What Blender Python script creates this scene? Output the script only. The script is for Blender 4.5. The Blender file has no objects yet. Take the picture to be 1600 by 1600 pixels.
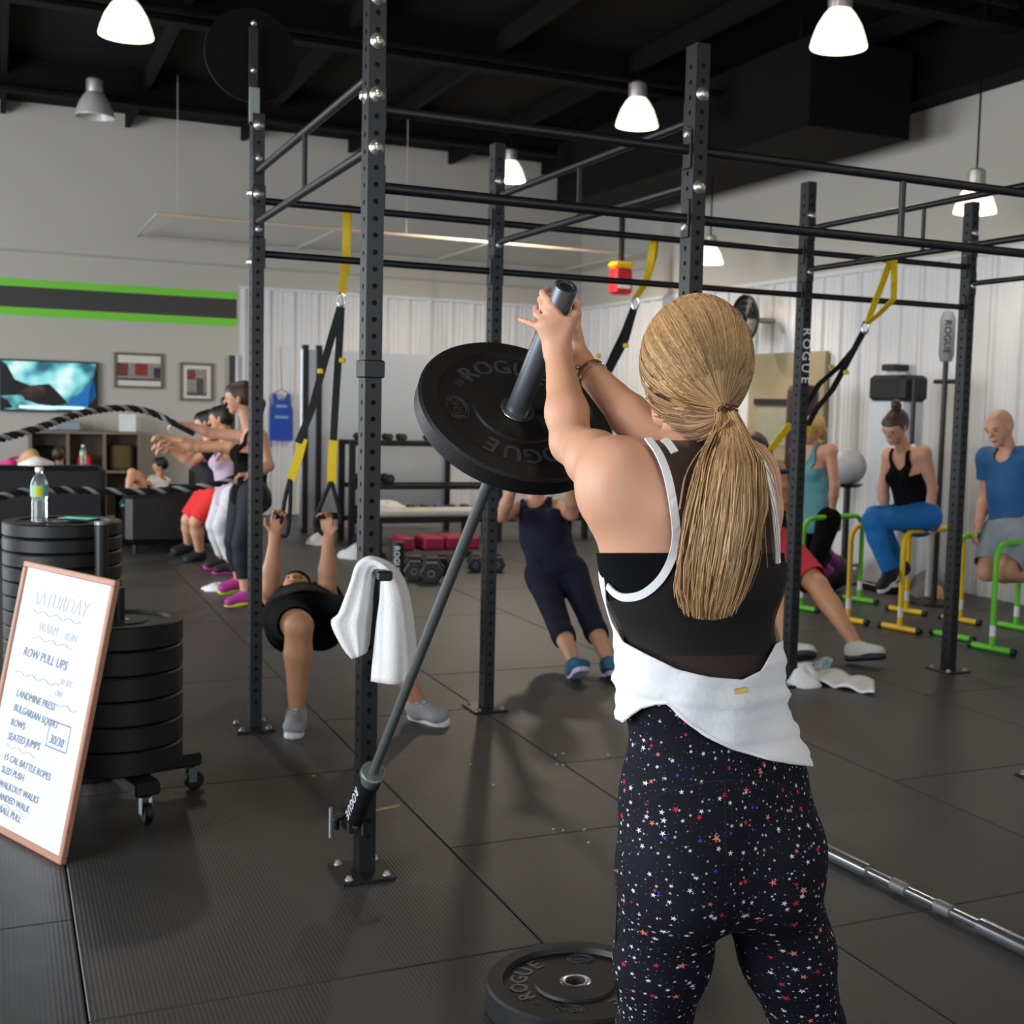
import bpy, bmesh, math, random
import numpy as np
from mathutils import Vector, Matrix
from mathutils.bvhtree import BVHTree
random.seed(7); rng = np.random.default_rng(7)
SC = bpy.context.scene
COL = SC.collection

# ------------------------------------------------------------------ camera
F, PITCH, ROLL, HC, CX = 1969.23, .0831, .0279, 1.503, 936.7
cp, sp, cr, sr = math.cos(PITCH), math.sin(PITCH), math.cos(ROLL), math.sin(ROLL)
U0 = np.array([0, sp, cp]); FW = np.array([0, cp, -sp]); R0 = np.array([1., 0, 0])
RR = cr*R0 + sr*U0; UU = -sr*R0 + cr*U0; C0 = np.array([0, 0, HC])
camd = bpy.data.cameras.new('camera'); cam = bpy.data.objects.new('camera', camd); COL.objects.link(cam)
camd.sensor_width = 36; camd.sensor_fit = 'HORIZONTAL'; camd.lens = F/1600*36
camd.shift_x = (800-CX)/1600
M3 = Matrix(((RR[0], UU[0], -FW[0], 0), (RR[1], UU[1], -FW[1], 0), (RR[2], UU[2], -FW[2], HC), (0, 0, 0, 1)))
cam.matrix_world = M3
camd.clip_start = .05; camd.clip_end = 200
camd.dof.use_dof = True; camd.dof.focus_distance = 2.5; camd.dof.aperture_fstop = 7.0
SC.camera = cam
SC.view_settings.view_transform = 'Standard'; SC.view_settings.look = 'None'
SC.view_settings.exposure = 0.12; SC.view_settings.gamma = 1; SC.view_settings.use_curve_mapping = False

# rack frame: u runs back along the rig, v runs right along the rig
YA = .4466
A = np.array([-math.sin(YA), math.cos(YA), 0]); B = np.array([math.cos(YA), math.sin(YA), 0]); Z = np.array([0, 0, 1.])
P1 = np.array([-.7229, 3.9315, 0])
def W(u, v, z=0): return P1 + A*u + B*v + Z*z
def ray(px, py): return FW + RR*(px-CX)/F - UU*(py-800)/F
def pix(px, py, Y): d = ray(px, py); return C0 + d*(Y/d[1])          # a point at depth Y
def gnd(px, py, z=0.): d = ray(px, py); return C0 + d*((z-HC)/d[2])   # a point on the plane at height z
def proj(p):
    d = np.asarray(p) - C0; w = d@FW
    return np.stack([CX + F*(d@RR)/w, 800 - F*(d@UU)/w], -1)

# ------------------------------------------------------------------ world and daylight
wd = bpy.data.worlds.new('world'); SC.world = wd; wd.use_nodes = True
bg = wd.node_tree.nodes['Background']; bg.inputs[0].default_value = (.80, .90, 1.0, 1); bg.inputs[1].default_value = .75
def area(name, loc, target, sx, sy, power, color):
    l = bpy.data.lights.new(name, 'AREA'); l.shape = 'RECTANGLE'; l.size = sx; l.size_y = sy; l.energy = power; l.color = color
    o = bpy.data.objects.new(name, l); COL.objects.link(o); o.location = loc
    o.rotation_euler = (Vector(target)-Vector(loc)).to_track_quat('-Z', 'Y').to_euler(); return o
# daylight entering by the open bay door in the left wall and the glazed front behind the viewer, plus one added fill
area('bay_door_daylight', W(-1.5, -5.6, 1.9), W(-1.0, 0, 1.2), 4.6, 3.4, 400, (.90, .95, 1.0))
area('added_far_fill', W(7.0, -5.5, 1.9), W(7.5, 2, 1.9), 4.6, 3.2, 400, (.93, .97, 1.0))  # added fill light that washes the back wall from an unseen opening
area('front_daylight', W(-8.3, 1.5, 2.2), W(2, 1.5, 1.3), 5.5, 3.4, 95, (.95, .97, 1.0))

# ------------------------------------------------------------------ materials
def lin(c):
    c = [x/255 for x in c]
    return tuple(x/12.92 if x <= .04045 else ((x+.055)/1.055)**2.4 for x in c) + (1,)
MATS = {}
def mat(name, rgb, rough=.6, metal=0., var=.12, scale=8., bump=0., bscale=60., emit=0., ecol=None, alpha=1., trans=0., coat=0., sheen=0., attr=None, spec=None):
    if name in MATS: return MATS[name]
    m = bpy.data.materials.new(name); m.use_nodes = True; nt = m.node_tree; b = nt.nodes['Principled BSDF']
    c = lin(rgb)
    tc = nt.nodes.new('ShaderNodeTexCoord'); nz = nt.nodes.new('ShaderNodeTexNoise'); nz.inputs['Scale'].default_value = scale; nz.inputs['Detail'].default_value = 4
    nt.links.new(tc.outputs['Object'], nz.inputs['Vector'])
    mix = nt.nodes.new('ShaderNodeMix'); mix.data_type = 'RGBA'
    lo = tuple(x*(1-var) for x in c[:3])+(1,); hi = tuple(min(1, x*(1+var)) for x in c[:3])+(1,)
    mix.inputs[6].default_value = lo; mix.inputs[7].default_value = hi
    nt.links.new(nz.outputs['Fac'], mix.inputs[0])
    out = mix.outputs[2]
    if attr:
        at = nt.nodes.new('ShaderNodeAttribute'); at.attribute_name = attr
        m2 = nt.nodes.new('ShaderNodeMix'); m2.data_type = 'RGBA'; m2.blend_type = 'MULTIPLY'; m2.inputs[0].default_value = 1
        nt.links.new(out, m2.inputs[6]); nt.links.new(at.outputs['Color'], m2.inputs[7]); out = m2.outputs[2]
    nt.links.new(out, b.inputs['Base Color'])
    b.inputs['Roughness'].default_value = rough; b.inputs['Metallic'].default_value = metal
    b.inputs['Alpha'].default_value = alpha; b.inputs['Transmission Weight'].default_value = trans
    b.inputs['Coat Weight'].default_value = coat; b.inputs['Sheen Weight'].default_value = sheen
    if spec is not None: b.inputs['Specular IOR Level'].default_value = spec
    if emit:
        b.inputs['Emission Color'].default_value = ecol or c; b.inputs['Emission Strength'].default_value = emit
    if bump:
        n2 = nt.nodes.new('ShaderNodeTexNoise'); n2.inputs['Scale'].default_value = bscale; n2.inputs['Detail'].default_value = 3
        nt.links.new(tc.outputs['Object'], n2.inputs['Vector'])
        bp = nt.nodes.new('ShaderNodeBump'); bp.inputs['Strength'].default_value = bump; bp.inputs['Distance'].default_value = .01
        nt.links.new(n2.outputs['Fac'], bp.inputs['Height']); nt.links.new(bp.outputs['Normal'], b.inputs['Normal'])
    MATS[name] = m; return m
steel = mat('black_powder_coat', (19, 20, 23), .42, 0, .15, 12, .05, 200)
steel_hole = mat('dark_cavity', (8, 8, 9), .8)
zinc = mat('zinc_bolt', (205, 203, 192), .32, .85, .1, 40)
rubber = mat('black_rubber', (17, 17, 19), .5, 0, .2, 20, .08, 150)
rubber_mark = mat('raised_rubber', (66, 66, 70), .35, 0, .1, 20)
gunmetal = mat('gunmetal_sleeve', (104, 108, 114), .36, .5, .1, 60, .04, 300)
barshaft = mat('worn_bar_steel', (98, 102, 102), .45, .35, .2, 60, .12, 500)
collarsteel = mat('dull_collar_steel', (140, 146, 144), .4, .7, .12, 40)
chrome = mat('chrome', (200, 203, 210), .22, .95, .08, 30)
white_paint = mat('white_lettering', (235, 235, 238), .5, 0, .03)
yellow_web = mat('yellow_webbing', (226, 192, 8), .7, 0, .12, 60, .2, 400)
black_web = mat('black_webbing', (22, 23, 26), .75, 0, .2, 60, .2, 400)
towel_m = mat('white_terry', (240, 240, 240), .95, 0, .03, 20, .5, 350, sheen=.3)
skin_f = mat('fair_skin', (216, 162, 132), .5, 0, .07, 14, .06, 220)
skin_m = mat('light_skin', (208, 154, 126), .5, 0, .09, 14, .06, 220)
skin_t = mat('tan_skin', (202, 146, 110), .5, 0, .09, 14, .06, 220)
charcoal_cloth = mat('charcoal_fabric', (40, 40, 43), .9, 0, .15, 30, .1, 300, spec=.2)
black_cloth = mat('black_fabric', (7, 7, 8), .9, 0, .15, 30, .1, 300, spec=.15)
navy_cloth = mat('navy_fabric', (28, 28, 50), .85, 0, .15, 30, .1, 300, spec=.2)
dknavy_cloth = mat('dark_navy_fabric', (14, 17, 30), .8, 0, .15, 30, .1, 300)
white_cloth = mat('white_jersey', (236, 237, 240), .85, 0, .03, 14, .15, 60)
red_cloth = mat('red_fabric', (222, 40, 36), .8, 0, .1, 30)
coral_cloth = mat('coral_red_fabric', (205, 44, 66), .8, 0, .1, 30)
teal_cloth = mat('teal_heather_fabric', (92, 150, 158), .85, 0, .12, 60)
blue_cloth = mat('bright_blue_fabric', (14, 112, 188), .7, 0, .12, 30)
shirt_blue = mat('royal_blue_fabric', (22, 84, 134), .7, 0, .2, 5)
grey_cloth = mat('grey_knit_fabric', (142, 150, 158), .85, 0, .18, 14)
lilac_cloth = mat('lilac_fabric', (192, 168, 190), .85, 0, .1, 20)
marble_cloth = mat('marbled_leggings_fabric', (205, 206, 210), .85, 0, .28, 22)
pink_cloth = mat('hot_pink_fabric', (232, 60, 150), .8, 0, .1, 20)
green_tube = mat('green_powder_coat', (98, 200, 36), .38, 0, .08, 12)
yellow_tube = mat('yellow_powder_coat', (246, 198, 8), .38, 0, .08, 12)
def hairmat(name, rgb): return mat(name, rgb, .42, 0, .35, 45, .3, 160)
hair_blond = mat('blond_hair', (184, 152, 112), .5, 0, .12, 60, attr='tint')
hair_brown = hairmat('brown_hair', (66, 46, 34)); hair_dark = hairmat('black_hair', (20, 17, 17)); hair_sand = hairmat('sandy_hair', (186, 152, 98))

# ------------------------------------------------------------------ mesh helpers
WL = {}
def link(o): COL.objects.link(o); return o
def tag(o, label=None, cat=None, group=None, kind=None):
    if label: o['label'] = label
    if cat: o['category'] = cat
    if group: o['group'] = group
    if kind: o['kind'] = kind
    return o
def thing(name, label, cat, loc=(0, 0, 0), group=None):
    o = link(bpy.data.objects.new(name, None)); o.location = loc; o.empty_display_size = .1
    WL[o.name] = np.array(loc, float); return tag(o, label, cat, group)
def unit(v): v = np.asarray(v, float); return v/(np.linalg.norm(v)+1e-12)
class MB:
    def __init__(s): s.v = []; s.f = []; s.n = 0; s.sm = []; s.soft = False
    def add(s, v, f, smooth=False):
        v = np.asarray(v, float); s.v.append(v); s.f += [tuple(int(i)+s.n for i in q) for q in f]; s.sm += [smooth]*len(f); s.n += len(v); return s
    def box(s, c, size, ax=None, bev=0):
        ax = np.eye(3) if ax is None else np.asarray(ax, float)
        hx, hy, hz = [x/2 for x in size]; c = np.asarray(c, float)
        if bev <= 0:
            P = [(x, y, z) for z in (-hz, hz) for y in (-hy, hy) for x in (-hx, hx)]
            v = [c+ax[0]*p[0]+ax[1]*p[1]+ax[2]*p[2] for p in P]
            return s.add(v, [(0, 2, 3, 1), (4, 5, 7, 6), (0, 1, 5, 4), (2, 6, 7, 3), (0, 4, 6, 2), (1, 3, 7, 5)])
        b = min(bev, hx*.99, hy*.99, hz*.99)
        rings = []
        for (dz, k) in ((-hz, b), (-hz+b, 0), (hz-b, 0), (hz, b)):
            X, Y = hx-k, hy-k; e = b if k == 0 else b*.5
            rings.append([(-X+e, -Y, dz), (X-e, -Y, dz), (X, -Y+e, dz), (X, Y-e, dz), (X-e, Y, dz), (-X+e, Y, dz), (-X, Y-e, dz), (-X, -Y+e, dz)])
        v = [c+ax[0]*p[0]+ax[1]*p[1]+ax[2]*p[2] for r in rings for p in r]; f = []
        for r in range(3):
            for i in range(8): f.append((r*8+i, r*8+(i+1) % 8, (r+1)*8+(i+1) % 8, (r+1)*8+i))
        f.append(tuple(reversed(range(8)))); f.append(tuple(range(24, 32)))
        return s.add(v, f)
    def tube(s, pts, r, n=12, cap=True, flat=None, up=None, closed=False):
        pts = [np.asarray(p, float) for p in pts]; m = len(pts)
        rs = list(r) if hasattr(r, '__len__') else [r]*m
        v = []; prev = None
        for i, p in enumerate(pts):
            if closed: t = unit(pts[(i+1) % m]-pts[i-1])
            else: t = unit(pts[min(i+1, m-1)]-pts[max(i-1, 0)])
            if up is not None: a = np.asarray(up[i] if np.ndim(up) == 2 else up, float)
            elif prev is not None: a = prev
            else: a = np.array([0, 0, 1.]) if abs(t[2]) < .9 else np.array([1., 0, 0])
            a = a-t*(a@t); a = unit(a); prev = a; b = np.cross(t, a)
            for k in range(n):
                th = 2*math.pi*k/n; fa = 1 if flat is None else flat
                v.append(p+(a*math.cos(th)*fa+b*math.sin(th))*rs[i])
        f = []
        for i in range(m if closed else m-1):
            j = (i+1) % m
            for k in range(n): f.append((i*n+k, i*n+(k+1) % n, j*n+(k+1) % n, j*n+k))
        if cap and not closed: f.append(tuple(reversed(range(n)))); f.append(tuple(range((m-1)*n, m*n)))
        return s.add(v, f, True)
    def cyl(s, a, b, r, n=16, r2=None): return s.tube([a, b], [r, r if r2 is None else r2], n)
    def lathe(s, c, prof, ax=None, n=32, cap=False):
        ax = np.eye(3) if ax is None else np.asarray(ax, float); c = np.asarray(c, float); v = []
        for (r, h) in prof:
            for k in range(n):
                th = 2*math.pi*k/n; v.append(c+ax[0]*r*math.cos(th)+ax[1]*r*math.sin(th)+ax[2]*h)
        f = []
        for i in range(len(prof)-1):
            for k in range(n): f.append((i*n+k, i*n+(k+1) % n, (i+1)*n+(k+1) % n, (i+1)*n+k))
        if cap: f.append(tuple(reversed(range(n)))); f.append(tuple(range((len(prof)-1)*n, len(prof)*n)))
        return s.add(v, f, True)
    def ell(s, c, rad, ax=None, n=16, m=10):
        return s.lathe(c, [(max(1e-4, math.sin(math.pi*i/m)), -math.cos(math.pi*i/m)) for i in range(m+1)], np.asarray(np.eye(3) if ax is None else ax, float)*np.asarray(rad, float)[:, None], n)
    def prism(s, poly, d, top=None):
        n = len(poly); poly = [np.asarray(p, float) for p in poly]; d = np.asarray(d, float)
        f = [(i, (i+1) % n, n+(i+1) % n, n+i) for i in range(n)]+[tuple(reversed(range(n))), tuple(range(n, 2*n))]
        return s.add(poly+[p+d for p in poly], f)
    def grid(s, G, smooth=True, thick=0, nrm=None):
        G = np.asarray(G, float); a, b = G.shape[:2]
        f = [(i*b+j, (i+1)*b+j, (i+1)*b+j+1, i*b+j+1) for i in range(a-1) for j in range(b-1)]
        s.soft = True; return s.add(G.reshape(-1, 3), f, smooth)
    def mesh(s, name, off=None):
        me = bpy.data.meshes.new(name); v = np.concatenate(s.v) if s.v else np.zeros((0, 3))
        if off is not None: v = v-off
        me.from_pydata(v.tolist(), [], s.f); me.polygons.foreach_set('use_smooth', s.sm); me.update()
        return me
    def build(s, name, m, parent=None, fix=True):
        off = WL[parent.name] if parent is not None else None
        me = s.mesh(name, off)
        if fix:
            bm = bmesh.new(); bm.from_mesh(me); bmesh.ops.recalc_face_normals(bm, faces=bm.faces); s.soft or sharpen(bm); bm.to_mesh(me); bm.free()
        return place(name, me, m, parent)
def sharpen(bm):
    for e in bm.edges:
        if len(e.link_faces) == 2 and e.calc_face_angle(0) > .55: e.smooth = False
def place(name, me, m, parent=None, off=None):
    o = link(bpy.data.objects.new(name, me))
    if m is not None and not me.materials: me.materials.append(m)
    if parent is not None:
        o.parent = parent; WL[o.name] = WL[parent.name]
    else: WL[o.name] = np.zeros(3)
    return o
def solo(mb, name, m, label, cat, base, group=None):
    """one-mesh thing with its origin at its base"""
    base = np.asarray(base, float); me = mb.mesh(name, base)
    bm = bmesh.new(); bm.from_mesh(me); bmesh.ops.recalc_face_normals(bm, faces=bm.faces); mb.soft or sharpen(bm); bm.to_mesh(me); bm.free()
    o = place(name, me, m); o.location = base; WL[o.name] = base
    return tag(o, label, cat, group)
def inst(name, me, loc, parent=None, rot=None):
    o = link(bpy.data.objects.new(name, me))
    base = WL[parent.name] if parent is not None else np.zeros(3)
    o.location = np.asarray(loc, float)-base
    if rot is not None: o.rotation_euler = rot if not isinstance(rot, Matrix) else rot.to_euler()
    if parent is not None: o.parent = parent
    WL[o.name] = np.asarray(loc, float); return o
def rotm(x, y, z): return Matrix([[x[i], y[i], z[i]] for i in range(3)])
def frame_from(z, hint=(0, 0, 1)):
    z = unit(z); x = np.cross(hint, z)
    if np.linalg.norm(x) < 1e-3: x = np.array([1., 0, 0])
    x = unit(x); return np.array([x, np.cross(z, x), z])
def text_mesh(body, size, ext=.0005, align='CENTER', shear=0., off=0.):
    c = bpy.data.curves.new('t', 'FONT'); c.body = body; c.size = size; c.extrude = ext; c.align_x = align; c.align_y = 'CENTER'; c.shear = shear; c.offset = off; c.resolution_u = 2
    o = link(bpy.data.objects.new('t', c)); bpy.context.view_layer.update()
    me = bpy.data.meshes.new_from_object(o.evaluated_get(bpy.context.evaluated_depsgraph_get()))
    bpy.data.objects.remove(o); bpy.data.curves.remove(c); return me
def put_text(name, body, size, o, ax, m, parent, **k):
    """lettering lying in the plane spanned by ax[0] (reading direction) and ax[1]"""
    me = text_mesh(body, size, **k); me.materials.clear()
    n = len(me.vertices); co = np.empty(n*3); me.vertices.foreach_get('co', co); co = co.reshape(-1, 3)
    co = np.asarray(o)+co@np.asarray(ax)-WL[parent.name]; me.vertices.foreach_set('co', co.ravel()); me.update()
    return place(name, me, m, parent)
def ribbon(mb, pts, w, t, wdir):
    """flat strap through pts; wdir across the strap"""
    pts = [np.asarray(p, float) for p in pts]; v = []
    for i, p in enumerate(pts):
        tg = unit(pts[min(i+1, len(pts)-1)]-pts[max(i-1, 0)]); wd_ = np.asarray(wdir[i] if np.ndim(wdir) == 2 else wdir, float); wd_ = unit(wd_-tg*(wd_@tg)); n = np.cross(tg, wd_)
        v += [p-wd_*w/2-n*t/2, p+wd_*w/2-n*t/2, p+wd_*w/2+n*t/2, p-wd_*w/2+n*t/2]
    f = []
    for i in range(len(pts)-1):
        for k in range(4): f.append((i*4+k, i*4+(k+1) % 4, i*4+4+(k+1) % 4, i*4+4+k))
    m = len(pts)*4-4; f += [(3, 2, 1, 0), (m, m+1, m+2, m+3)]
    return mb.add(v, f)
def spline(pts, n=8):
    """Catmull-Rom through pts"""
    P = [np.asarray(p, float) for p in pts]; P = [2*P[0]-P[1]]+P+[2*P[-1]-P[-2]]; o = []
    for i in range(1, len(P)-2):
        for k in range(n):
            t = k/n; a, b, c, d = P[i-1:i+3]
            o.append(.5*((2*b)+(-a+c)*t+(2*a-5*b+4*c-d)*t*t+(-a+3*b-3*c+d)*t**3))
    o.append(P[-2]); return o

# ------------------------------------------------------------------ room shell
UB, VR, VL, UF, ZC = 12.6, 6.45, -5.6, -8.5, 4.85
wall_grey = mat('warm_grey_wall_paint', (186, 182, 174), .8, 0, .05, 1.2, .03, 80)
wall_white = mat('white_ribbed_steel', (212, 213, 216), .45, 0, .04, 2)
ceil_m = mat('black_ceiling_paint', (8, 7, 7), .9, 0, .2, 3, spec=.2)
green_p = mat('lime_green_paint', (122, 210, 62), .7, 0, .04)
dark_p = mat('charcoal_paint', (66, 63, 62), .7, 0, .06)
concrete = mat('dark_subfloor', (16, 16, 16), .9)
AX = np.array([B, A, Z])   # box axes: x along v, y along u
def wbox(mb, u0, u1, v0, v1, z0, z1, bev=0): return mb.box(W((u0+u1)/2, (v0+v1)/2, (z0+z1)/2), (v1-v0, u1-u0, z1-z0), AX, bev)
def struct(mb, name, m): return tag(mb.build(name, m), kind='structure')
floor = struct(wbox(MB(), UF, UB, VL, VR, -.12, -.012), 'floor', concrete)
wall_back = struct(wbox(MB(), UB, UB+.15, VL, VR+.15, -.12, ZC), 'wall_back', wall_grey)
wall_right = struct(wbox(MB(), UF, UB, VR, VR+.15, -.12, ZC), 'wall_right', wall_grey)
mb = MB(); wbox(mb, 2.0, 4.7, VL-.15, VL, -.12, ZC); wbox(mb, 9.3, UB, VL-.15, VL, -.12, ZC); wbox(mb, 4.7, 9.3, VL-.15, VL, 3.6, ZC); wbox(mb, UF, -5, VL-.15, VL, -.12, ZC); wbox(mb, -5, 2, VL-.15, VL, 3.7, ZC)  # the far opening is added for the fill light
wall_left = struct(mb, 'wall_left', wall_grey)
mb = MB(); wbox(mb, UF-.15, UF, VL, -2.5, -.12, ZC); wbox(mb, UF-.15, UF, 5.2, VR, -.12, ZC); wbox(mb, UF-.15, UF, -2.5, 5.2, 3.9, ZC)
wall_front = struct(mb, 'wall_front', wall_grey)
ceiling = struct(wbox(MB(), UF, UB, VL, VR, ZC, ZC+.15), 'ceiling', ceil_m)
for i in range(6):
    u = -6+i*3.3; mb = MB()
    wbox(mb, u-.08, u+.08, VL, VR, ZC-.34, ZC-.30); wbox(mb, u-.012, u+.012, VL, VR, ZC-.30, ZC-.03); wbox(mb, u-.08, u+.08, VL, VR, ZC-.03, ZC-.001)
    mb.build('ceiling_beam', ceil_m, ceiling)
purl = wbox(MB(), UF+.05, UB-.05, -.03, .03, ZC-.16, ZC-.002)
for i in range(9): wbox(MB(), UF+.05, UB-.05, -5+i*1.35-.03, -5+i*1.35+.03, ZC-.17, ZC-.002).build('ceiling_purlin', ceil_m, ceiling)
wbox(MB(), UF+.05, UB-.02, VR-.28, VR-.005, 4.22, ZC-.002).build('eave_beam', ceil_m, ceiling)
for u0, v0, v1, z in ((3.2, -1.5, 5.5, 4.42), (6.4, -3, 6.0, 4.4)):
    MB().cyl(W(u0, v0, z), W(u0, v1, z), .03, 10).build('sprinkler_pipe', ceil_m, ceiling)
# suspended duct box in front of the right wall
hv = thing('ceiling_duct', 'large black boxed air duct hanging under the ceiling near the right wall', 'air duct', W(7.6, 5.5, 3.86))
wbox(MB(), 5.0, 10.2, 5.0, 6.05, 3.86, 4.60, .01).build('duct_body', ceil_m, hv)
for u in (5.3, 9.9):
    for v in (5.1, 5.95): MB().cyl(W(u, v, 4.59), W(u, v, ZC-.001), .012, 8).build('hanger_rod', ceil_m, hv)
# painted bands on the back wall
for z0, z1, m, nm in ((2.725, 2.815, green_p, 'green_band'), (2.482, 2.725, dark_p, 'charcoal_band'), (2.384, 2.482, green_p, 'green_band')):
    wbox(MB(), UB-.004, UB+.002, VL, 1.69, z0, z1).build(nm, m, wall_back)
wbox(MB(), UB-.02, UB+.002, VL, VR, 3.12, 3.145).build('wall_joint_strip', mat('pale_grey_trim', (170, 168, 162), .7), wall_back)
# ribbed steel wainscot panels, one object each
def ribbed(width, h):
    prof = []
    for k in range(3):
        x = k*width/3
        prof += [(x+.004, 0), (x+.03, 0), (x+.045, .028), (x+.075, .028), (x+.09, 0), (x+.15, 0), (x+.155, .006), (x+.17, .006), (x+.175, 0), (x+.21, 0), (x+.215, .006), (x+.23, .006), (x+.235, 0)]
    prof.append((width-.002, 0)); mb = MB(); n = len(prof)
    v = [(x, -y-.003, 0) for x, y in prof]+[(x, -y-.003, h) for x, y in prof]
    mb.add(v, [(i, i+1, n+i+1, n+i) for i in range(n-1)]); mb.add([(prof[0][0], 0, 0), (width-.002, 0, 0), (width-.002, 0, h), (prof[0][0], 0, h)], [(3, 2, 1, 0)])
    me = mb.mesh('metal_panel'); me.materials.append(wall_white); return me
pm = ribbed(.914, 2.86)
v = 1.72
while v+.914 < VR+.05: inst('metal_panel', pm, W(UB, v, 0), wall_back, (0, 0, YA)); v += .914
u = UB-.03
while u-.914 > -2: inst('metal_panel', pm, W(u, VR, 0), wall_right, (0, 0, YA-math.pi/2)); u -= .914
wbox(MB(), UB-.035, UB+.001, 1.715, VR, 2.86, 2.90).build('panel_cap', wall_white, wall_back)
wbox(MB(), -2, UB-.03, VR-.035, VR+.001, 2.86, 2.90).build('panel_cap', wall_white, wall_right)
# made-up tube frame tracing a faint outline before the back wall
tube_m = mat('pale_tube', (190, 186, 178), .6); peach = mat('peach_tube', (205, 180, 158), .7)
fz = 3.4; fr_ = thing('outline_tube_frame', 'thin pale tube frame added to trace a faint outline before the back wall', 'outline frame', W(11.4, 3.2, fz))
MB().tube([W(10.33, .49, fz), W(10.33, 6.1, fz)], .016, 8).build('front_rail', peach, fr_)
MB().tube([W(12.45, .49, fz), W(12.45, 6.1, fz)], .014, 8).build('rear_rail', tube_m, fr_)
for v in (.49, 2.4, 4.25, 6.1): MB().tube([W(10.33, v, fz), W(12.45, v, fz)], .014, 8).build('cross_rail', tube_m, fr_)
for v in (.7, 3.2, 5.9): MB().cyl(W(10.33, v, fz+.01), W(10.33, v, ZC-.001), .004, 8).build('hanger_wire', tube_m, fr_)
# rubber mats: one object each
mat_m = mat('rubber_flooring', (56, 55, 54), .47, 0, .3, 1.6, .12, 9)
nt = mat_m.node_tree; bs = nt.nodes['Principled BSDF']
tc = nt.nodes.new('ShaderNodeTexCoord'); wv = nt.nodes.new('ShaderNodeTexWave'); wv.wave_type = 'BANDS'; wv.bands_direction = 'X'; wv.inputs['Scale'].default_value = 26; wv.inputs['Distortion'].default_value = 0
nt.links.new(tc.outputs['Object'], wv.inputs['Vector']); bp = nt.nodes.new('ShaderNodeBump'); bp.inputs['Strength'].default_value = .22; bp.inputs['Distance'].default_value = .002
nt.links.new(wv.outputs['Fac'], bp.inputs['Height'])
old = [l for l in nt.links if l.to_socket == bs.inputs['Normal']][0].from_socket
nt.links.new(old, bp.inputs['Normal']); nt.links.new(bp.outputs['Normal'], bs.inputs['Normal'])
vb = [-5.6, -4.435, -3.245, -2.055, -.865, .322, 1.09, 2.28, 3.47, 4.66, 5.85, 6.45]; offs = [.3, -.5, .6, -.07, -.72, .1, .9, .2, -.4, .5, 0]
mm = {}
for i in range(len(vb)-1):
    w = vb[i+1]-vb[i]; u = offs[i]-1.83*5
    while u < UB:
        u0, u1 = max(u, UF), min(u+1.83, UB)
        if u1-u0 > .05:
            key = (round(w, 3), round(u1-u0, 3))
            if key not in mm:
                me = MB().box((0, 0, 0), (w-.005, u1-u0-.005, .012), None, .003).mesh('rubber_mat'); me.materials.append(mat_m); mm[key] = me
            inst('rubber_mat', mm[key], W((u0+u1)/2, (vb[i]+vb[i+1])/2, -.006), floor, (0, 0, YA))
        u += 1.83
flake_m = mat('pale_debris', (190, 185, 175), .8)
mb = MB()
for px, py in [(735, 1195), (868, 1180), (870, 1195), (880, 1196), (880, 1178), (950, 1180), (771, 1227), (865, 1296), (880, 1298), (913, 1297), (919, 1317), (490, 1213)]:
    p = gnd(px, py)+Z*.001; mb.box(p+Z*.0015, (.008, .012, .003), frame_from(Z, (random.random(), 1, 0)))
tag(mb.build('chalk_crumbs', flake_m), 'tiny pale chalk crumbs scattered on the rubber floor before the rig', 'crumbs', kind='stuff')

# ------------------------------------------------------------------ pull-up rig
PH = 2.74; PW, PD = .052, .076          # upright: width along v, depth along u
L, B1, B2, B3 = 1.92, 1.127, 1.791, 1.134
def upright_mesh(h):
    mb = MB(); pitch = .0508; z0 = .10; n = int((h-.04-z0)/pitch); R = .0085
    for (w, d, e1, e2) in ((PW, PD, np.array([1., 0, 0]), np.array([0, -1., 0])), (PD, PW, np.array([0, 1., 0]), np.array([1., 0, 0]))):
        for sg in (1, -1):
            nrm = e2*sg; ex = e1
            def P(x, z): return nrm*d/2+ex*x+Z*z
            mb.add([P(-w/2, 0), P(w/2, 0), P(w/2, z0), P(-w/2, z0)], [(0, 1, 2, 3)])
            for k in range(n):
                a, b = z0+k*pitch, z0+(k+1)*pitch; c = (a+b)/2
                o = [(-w/2, a), (0, a), (w/2, a), (w/2, c), (w/2, b), (0, b), (-w/2, b), (-w/2, c)]
                t = [math.radians(x) for x in (225, 270, 315, 0, 45, 90, 135, 180)]
                i8 = [(R*math.cos(x), c+R*math.sin(x)) for x in t]
                v = [P(*q) for q in o]+[P(*q) for q in i8]+[P(*q)-nrm*.005 for q in i8]
                f = [(i, (i+1) % 8, 8+(i+1) % 8, 8+i) for i in range(8)]+[(8+i, 8+(i+1) % 8, 16+(i+1) % 8, 16+i) for i in range(8)]
                mb.add(v, f)
            zt = z0+n*pitch
            mb.add([P(-w/2, zt), P(w/2, zt), P(w/2, h), P(-w/2, h)], [(0, 1, 2, 3)])
    mb.add([(-PW/2, -PD/2, h), (PW/2, -PD/2, h), (PW/2, PD/2, h), (-PW/2, PD/2, h)], [(0, 1, 2, 3)])
    me = mb.mesh('upright'); me.materials.append(steel); return me
rig = thing('pull_up_rig', 'tall black steel pull-up rig with drilled uprights and round crossbars', 'rig', P1)
up_me = upright_mesh(PH)
core_me = MB().box((0, 0, PH/2), (PW-.012, PD-.012, PH-.01)).mesh('hole_shade_core'); core_me.materials.append(steel_hole)  # dark core puts the shade of the hollow tube into colour behind the holes
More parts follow.
